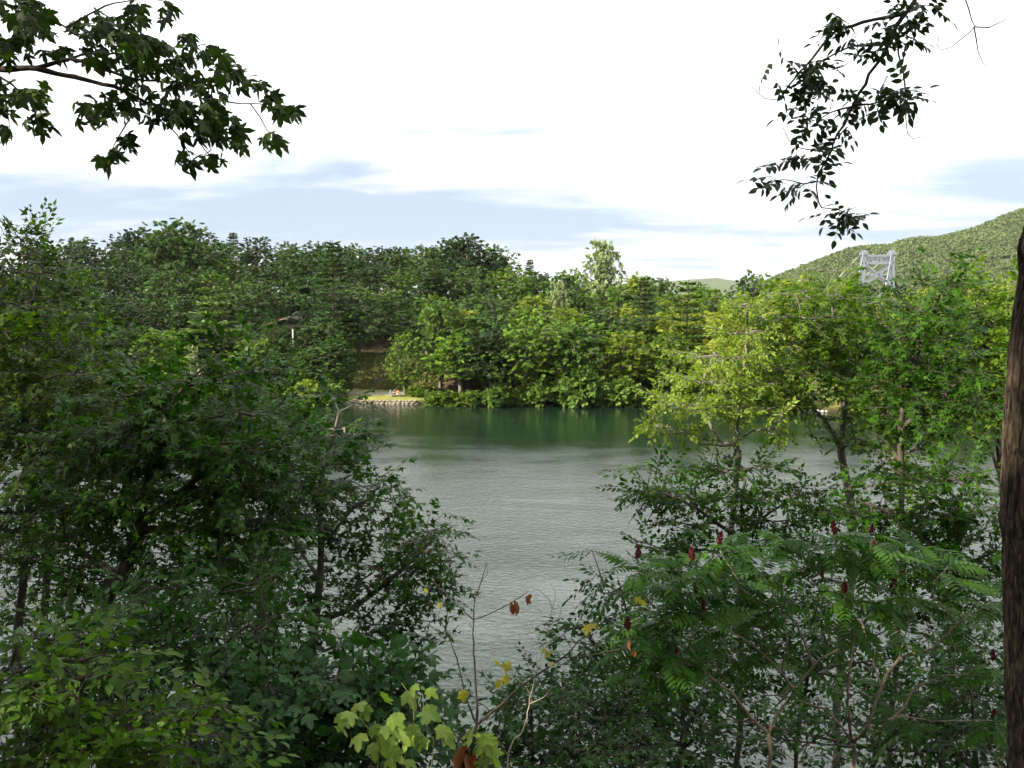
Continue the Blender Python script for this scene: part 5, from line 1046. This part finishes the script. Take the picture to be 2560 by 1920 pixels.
def sumac(label, base, lines, tips, seed, mat='bark_pale'):
    rng = np.random.default_rng(seed); base = np.asarray(base); T = empty('sumac', base, label, 'shrub', 'sumacs on the near bank')
    stems(T, base, [(p_, a_ * .78, b_ * .78) for p_, a_, b_ in lines], mat, 'stem', .06)
    for (p, red, nf) in tips:
        a0 = rng.uniform(0, 6.28)
        for j in range(nf):
            a = a0 + j * 2.399; el = rng.uniform(-.25, .8) - .5 * (j / nf); d = np.array([[math.cos(a) * math.cos(el), math.sin(a) * math.cos(el), math.sin(el)]])
            up = np.array([[0, 0, 1.]]) + rng.normal(0, .2, (1, 3)); leaf_objects(T, base, 'frond%d' % int(rng.integers(4)), 'sumac', (p + rng.normal(0, .03, 3) + np.array([0, 0, -.012 * j]) + d[0] * .01)[None], d, up, rng.uniform(.28, .44, 1), name='frond')
        if red:
            o = bpy.data.objects.new('fruit_cone', CM[int(rng.integers(3))]); COL.objects.link(o); o.parent = T; o.location = (p - base + np.array([0, 0, .03])).tolist(); s = red * rng.uniform(.085, .12); o.scale = (s * .75, s * .75, s); o.rotation_euler = (rng.normal(0, .25), rng.normal(0, .2), rng.uniform(0, 6))
b1 = root_of(1560 + 735 * .4943, 7.6); b2 = root_of(1560 + 1155 * .4943, 7.9)
S1 = [([b1, o8(735, 1659), o8(730, 1480)], .028, .024), ([o8(730, 1480), o8(640, 1400, 7.5), o8(560, 1300, 7.4), o8(440, 1200, 7.3), o8(310, 1130, 7.2), o8(190, 1105, 7.1)], .02, .01), ([o8(730, 1480), o8(790, 1370), o8(870, 1270), o8(960, 1140, 7.5), o8(1080, 1060, 7.4)], .018, .01),
 ([o8(870, 1270), o8(760, 1140, 7.4), o8(680, 1060, 7.3), o8(600, 1000, 7.2), o8(510, 960, 7.1), o8(420, 900, 7.1)], .014, .007), ([o8(960, 1140, 7.5), o8(860, 920, 7.5), o8(760, 850, 7.4), o8(660, 800, 7.4), o8(590, 740, 7.3), o8(540, 650, 7.3), o8(485, 560, 7.3)], .013, .007), ([o8(310, 1130, 7.2), o8(200, 900, 7.2), o8(100, 780, 7.2), o8(70, 620, 7.2)], .009, .005), ([o8(440, 1200, 7.3), o8(350, 1000, 7.3), o8(355, 800, 7.3), o8(345, 640, 7.3)], .008, .005), ([o8(190, 1105, 7.1), o8(80, 1060, 7.1), o8(20, 970, 7.1)], .007, .005), ([o8(820, 830, 7.3), o8(815, 930, 7.3), o8(825, 1050, 7.3), o8(800, 1160, 7.4), o8(860, 1270, 7.5)], .006, .012), ([o8(860, 920, 7.5), o8(790, 850, 7.5), o8(765, 800, 7.5)], .006, .005)]
T1 = [(o8(475, 545, 7.3), 1.15, 9), (o8(345, 625, 7.3), 1, 8), (o8(68, 615, 7.2), 1, 8), (o8(405, 880, 7.1), .9, 8), (o8(18, 970, 7.1), 1, 8), (o8(262, 1100, 7.1), .7, 7), (o8(183, 1020, 7.1), .5, 6), (o8(762, 800, 7.5), .9, 7), (o8(365, 790, 7.3), .8, 5), (o8(230, 760, 7.4), 0, 7), (o8(600, 700, 7.6), 0, 7), (o8(560, 900, 7.6), 0, 7), (o8(640, 1020, 7.5), 0, 6), (o8(700, 620, 7.8), 0, 7), (o8(120, 880, 7.4), 0, 6), (o8(90, 1120, 7.3), 0, 6), (o8(380, 1060, 7.4), 0, 6)]
sumac('sumac with arching fronds and red cones left in the lower right foreground', b1, S1, T1, 41)
S2 = [([b2, o8(1158, 1659, 7.9), o8(1155, 1530, 7.9)], .032, .027), ([o8(1155, 1530, 7.9), o8(1100, 1450), o8(1020, 1370), o8(900, 1320), o8(760, 1290, 7.6)], .018, .009), ([o8(1155, 1530, 7.9), o8(1230, 1450), o8(1300, 1250), o8(1390, 1110), o8(1560, 1050), o8(1690, 930), o8(1850, 820)], .022, .008), ([o8(1155, 1530, 7.9), o8(1130, 1300), o8(1150, 1100), o8(1165, 1000), o8(1145, 930), o8(1060, 850), o8(1000, 780), o8(950, 700), o8(870, 650)], .02, .007),
 ([o8(950, 700), o8(1010, 660), o8(1040, 600), o8(1060, 500)], .008, .005), ([o8(1165, 1000), o8(1210, 800), o8(1240, 640), o8(1250, 500)], .01, .005), ([o8(1230, 1450), o8(1400, 1400), o8(1550, 1420), o8(1700, 1420), o8(1860, 1420)], .013, .006), ([o8(1260, 1500), o8(1400, 1370), o8(1480, 1250), o8(1620, 1190)], .018, .008), ([o8(1390, 1110), o8(1440, 900), o8(1400, 800), o8(1355, 760)], .009, .005), ([o8(1690, 930), o8(1560, 760), o8(1640, 640)], .008, .005), ([o8(1300, 1250), o8(1240, 1050), o8(1180, 850), o8(1115, 790)], .01, .005), ([o8(1620, 1190), o8(1760, 1180), o8(1850, 1120)], .007, .005), ([o8(1090, 940), o8(1045, 970), o8(1040, 1030), o8(1005, 1060)], .007, .004), ([o8(1085, 940), o8(1080, 1040), o8(1075, 1100), o8(1000, 1200)], .008, .012), ([o8(1010, 680), o8(1000, 700), o8(1007, 720)], .005, .004)]
T2 = [(o8(1062, 490), 1, 9), (o8(1248, 490), 1, 8), (o8(1270, 580, 7.5), .8, 7), (o8(1112, 790, 7.5), 1, 8), (o8(1350, 780, 7.5), 1.1, 8), (o8(870, 650), 0, 5), (o8(810, 520, 7.7), 0, 7), (o8(940, 540, 7.8), 0, 7), (o8(1400, 540, 7.8), 0, 7), (o8(1640, 640), 0, 8), (o8(1560, 560, 8), 0, 7), (o8(1860, 820), 0, 8), (o8(1865, 1130, 7.6), 1.05, 8), (o8(1860, 1420), .9, 7), (o8(1440, 1430, 7.7), .8, 6), (o8(1500, 820, 8), 0, 6), (o8(1700, 900, 8), 0, 6), (o8(1200, 900, 7.9), 0, 6), (o8(1010, 1000, 7.9), 0, 6), (o8(1420, 1000, 7.9), 0, 5), (o8(900, 1160, 7.7), 0, 5), (o8(1330, 1280, 7.8), 0, 4), (o8(1000, 710, 7.5), .6, 3), (o8(1580, 1180, 7.8), 0, 5)]
sumac('larger sumac with pale bare limbs and red cones beside the big trunk', b2, S2, T2, 42)

# ------------------------------------------------------------------ bottom centre: bare sapling, dead sapling, sunlit broad leaves
o7 = lambda x, y, d=5.2: P(800 + x * .4340, 1200 + y * .4340, d)
b = root_of(1180, 5.2); T = empty('bare_sapling', b, 'bare thin sapling with a few curled brown leaves in the bottom centre', 'sapling')
SL = [([b, o7(860, 1640), o7(880, 1540), o7(900, 1420)], .016, .013), ([o7(900, 1420), o7(905, 1330), o7(885, 1000), o7(883, 805), o7(890, 700), o7(925, 590), o7(960, 480)], .008, .002), ([o7(905, 1410), o7(850, 1280), o7(800, 1080), o7(750, 930), o7(680, 790), o7(640, 740)], .007, .002), ([o7(905, 1410), o7(1000, 1330), o7(1200, 1160), o7(1400, 1020), o7(1560, 870), o7(1690, 790), o7(1800, 720)], .008, .0025), ([o7(883, 805), o7(800, 730), o7(720, 650), o7(650, 580)], .004, .0015), ([o7(885, 805), o7(980, 770), o7(1080, 720), o7(1160, 670), o7(1200, 640)], .004, .0018), ([o7(1400, 1025), o7(1560, 1010), o7(1700, 980), o7(1790, 960)], .004, .002), ([o7(680, 790), o7(695, 740), o7(690, 700)], .002, .001), ([o7(925, 590), o7(965, 540), o7(965, 500)], .0018, .001), ([o7(1090, 715), o7(1050, 730), o7(1050, 720)], .0015, .001), ([o7(900, 1480), o7(830, 1500), o7(740, 1460), o7(640, 1455)], .005, .002), ([o7(880, 860), o7(865, 840), o7(868, 810)], .002, .001), ([o7(880, 1420), o7(840, 1480), o7(830, 1560)], .003, .0015)]
stems(T, b, SL, 'stem_dark')
rng = np.random.default_rng(9)
def hang(pts, shape, mat, size, drop=.8, spread=.04, n=1, name='leaf'):
    for p in pts:
        q = p + rng.normal(0, spread, (n, 3)); d = np.stack([rng.normal(0, .5, n), rng.normal(0, .4, n), rng.normal(-drop, .2, n)], 1); nn = np.stack([rng.normal(0, .5, n), rng.normal(-.8, .3, n), rng.normal(.4, .4, n)], 1)
        leaf_objects(T, b, shape, mat, q, d, nn, size * rng.uniform(.8, 1.2, n), name)
SH['curled'] = (np.array([(0, 0, 0), (.2, -.16, .16), (.2, .18, .14), (.55, -.22, .2), (.5, .02, -.08), (.55, .2, .22), (.85, -.1, .1), (1, .03, -.05), (.85, .14, .16)]), np.array([(0, 1, 4), (0, 4, 2), (1, 3, 4), (4, 5, 2), (3, 6, 4), (4, 8, 5), (6, 7, 4), (4, 7, 8)]))
hang([o7(1110, 690), o7(1195, 650)], 'curled', 'dry', .085, 1.0, .01, 2)
hang([o7(835, 1530), o7(830, 1570), o7(845, 1600)], 'curled', 'dry', .14, 1.6, .012, 4)
hang([o7(1830, 690), o7(1590, 850), o7(1570, 845)], 'maple5', 'yellow', .06, .3, .02, 2)
hang([o7(1800, 950)], 'curled', 'dry', .06, 1.2, .02, 2); hang([o7(1320, 1010)], 'maple5', 'yellow', .07, .2, .04, 3)
hang([o7(1040, 1060), o7(1120, 1070), o7(1100, 1110), o7(1010, 1150), o7(820, 1150)], 'big3', 'yellow', .085, .35, .02, 1)
hang([o7(850, 1460), o7(930, 1470), o7(960, 1500)], 'maple5', 'bigleaf', .15, .6, .02, 2); hang([o7(945, 1540), o7(960, 1570)], 'maple5b', 'bigleaf', .13, 1.4, .02, 3); hang([o7(620, 600), o7(730, 715), o7(685, 710)], 'ovate', 'yellow', .05, .2, .015, 1)
b = root_of(1300, 6.6); o7b = lambda x, y: o7(x, y, 6.6)
T = empty('dead_sapling', b, 'pale dead twiggy sapling leaning right of the bare sapling', 'sapling')
stems(T, b, [([b, o7b(1080, 1660), o7b(1170, 1440), o7b(1210, 1260), o7b(1260, 1050), o7b(1300, 920), o7b(1325, 830), o7b(1340, 740), o7b(1355, 690), o7b(1355, 640), o7b(1330, 600)], .012, .002), ([o7b(1340, 745), o7b(1320, 690), o7b(1270, 640), o7b(1220, 622), o7b(1190, 625)], .004, .0015), ([o7b(1325, 835), o7b(1370, 800), o7b(1390, 760), o7b(1380, 735), o7b(1345, 745)], .004, .002), ([o7b(1325, 830), o7b(1280, 825), o7b(1235, 860)], .004, .0015), ([o7b(1300, 930), o7b(1320, 940), o7b(1322, 920)], .002, .001), ([o7b(1205, 1290), o7b(1290, 1250), o7b(1340, 1190), o7b(1310, 1180)], .004, .0015), ([o7b(1215, 1240), o7b(1170, 1170), o7b(1130, 1140)], .003, .0012), ([o7b(1260, 1050), o7b(1230, 980), o7b(1240, 930)], .002, .001)], 'bark_dead')
b = root_of(900, 5.0); o7c = lambda x, y: o7(x, y, 4.9)
T = empty('broad_leaved_vine', b, 'sunlit plant with large pale green lobed leaves at the bottom centre left', 'plant')
VL = [([b, o7c(330, 1660), o7c(350, 1560), o7c(315, 1390)], .008, .003), ([b + [.05, 0, 0], o7c(480, 1650), o7c(530, 1500), o7c(540, 1320), o7c(520, 1230), o7c(470, 1170)], .008, .002), ([b + [.1, 0, 0], o7c(640, 1640), o7c(620, 1450), o7c(600, 1300), o7c(590, 1230)], .007, .002), ([o7c(350, 1560), o7c(320, 1480), o7c(220, 1360)], .004, .002), ([o7c(530, 1500), o7c(420, 1420), o7c(360, 1380)], .004, .002)]
stems(T, b, VL, 'stem_green')
LV = [(190, 1300, .19), (270, 1310, .21), (250, 1350, .16), (330, 1370, .19), (420, 1350, .17), (380, 1400, .2), (500, 1330, .21), (560, 1310, .19), (490, 1370, .18), (590, 1370, .21), (640, 1330, .2), (700, 1370, .21), (730, 1420, .16), (480, 1420, .19), (540, 1430, .17), (120, 1390, .16), (180, 1420, .17), (270, 1440, .2), (300, 1460, .16), (360, 1500, .19), (420, 1530, .2), (450, 1480, .16), (540, 1490, .17), (300, 1600, .18), (360, 1610, .19), (420, 1620, .2), (500, 1600, .15), (570, 1560, .16), (230, 1520, .16), (640, 1480, .15), (150, 1330, .15), (560, 1250, .13), (610, 1250, .14), (430, 1570, .17)]
for x, y, s in LV:
    p = o7c(x + rng.normal(-16, 8), y + rng.normal(-14, 8)) + np.array([0, rng.normal(0, .12), 0]); leaf_objects(T, b, 'big3', 'bigleaf', p[None], np.array([[rng.normal(.25, .5), rng.normal(-.5, .3), rng.normal(-.35, .25)]]), np.array([[rng.normal(-.15, .3), rng.normal(-.35, .3), rng.normal(.9, .2)]]), np.array([s * .63]))
# russet single leaves caught in the young maple are part of it: dry sprays
for nm, u, v, d, mat_, n, sz_ in (('dry_spray', 962, 1436, 11.4, 'dry', 14, .12), ('dry_spray', 1068, 1364, 11.4, 'dry', 8, .1)):
    p0 = P(u, v, d); T = empty(nm, p0, 'russet dead leaves caught in the young maple, lower left clump' if n == 14 else 'russet dead leaves caught in the young maple, upper right clump', 'dead leaves'); leaf_objects(T, p0, 'curled', mat_, p0 + rng.normal(0, .07, (n, 3)), rng.normal(0, 1, (n, 3)) - [0, 0, .6], rng.normal(0, 1, (n, 3)), rng.uniform(.7, 1.2, n) * sz_)

# ------------------------------------------------------------------ trees uphill behind the viewpoint: they throw the shade over the near bank
rng = np.random.default_rng(55)
SHADE = [[-15.31, -5.32, 0.64, 1.38], [-21.24, -0.17, 0.93, 4.96], [-25.85, 18.88, 0.5, 0.1], [-23.13, 18.58, 0.61, 4.9], [-31.3, -15.07, 0.84, 0.45], [-36.95, 5.41, 1.06, 2.65], [-25.3, 8.29, 1.12, 3.77], [-16.23, 0.69, 0.76, 3.95], [1.48, -8.59, 0.79, 6.27], [-9.2, -5.41, 0.94, 5.42], [-4.98, -6.96, 0.8, 0.89], [-15.62, -12.62, 1.03, 3.02], [-16.46, -0.83, 0.58, 0.43]]
for i, (x, y, sc_, rz) in enumerate(SHADE):
    T = stand('open_oak', x, y, 17 * sc_, f"oak on the slope behind the viewpoint, {ORD[i]} of that row", group='oaks behind the viewpoint', var=i % 2)
    T.scale = (sc_ * 1.2, sc_ * 1.2, sc_); T.rotation_euler = (0, 0, rz)

# ------------------------------------------------------------------ summer haze
m, t, out = new_mat('summer_haze'); v = t.nodes.new('ShaderNodeVolumePrincipled'); v.inputs['Color'].default_value = (0.86, 0.92, 1.0, 1); v.inputs['Density'].default_value = 0.00002; v.inputs['Anisotropy'].default_value = 0.1
t.links.new(v.outputs[0], out.inputs['Volume'])
b = MB(); b.box((0, 3100, 120), (3650, 3600, 180)); o = b.build('haze', m); tag(o, 'thin pale summer haze over the whole valley', None, None, 'stuff')
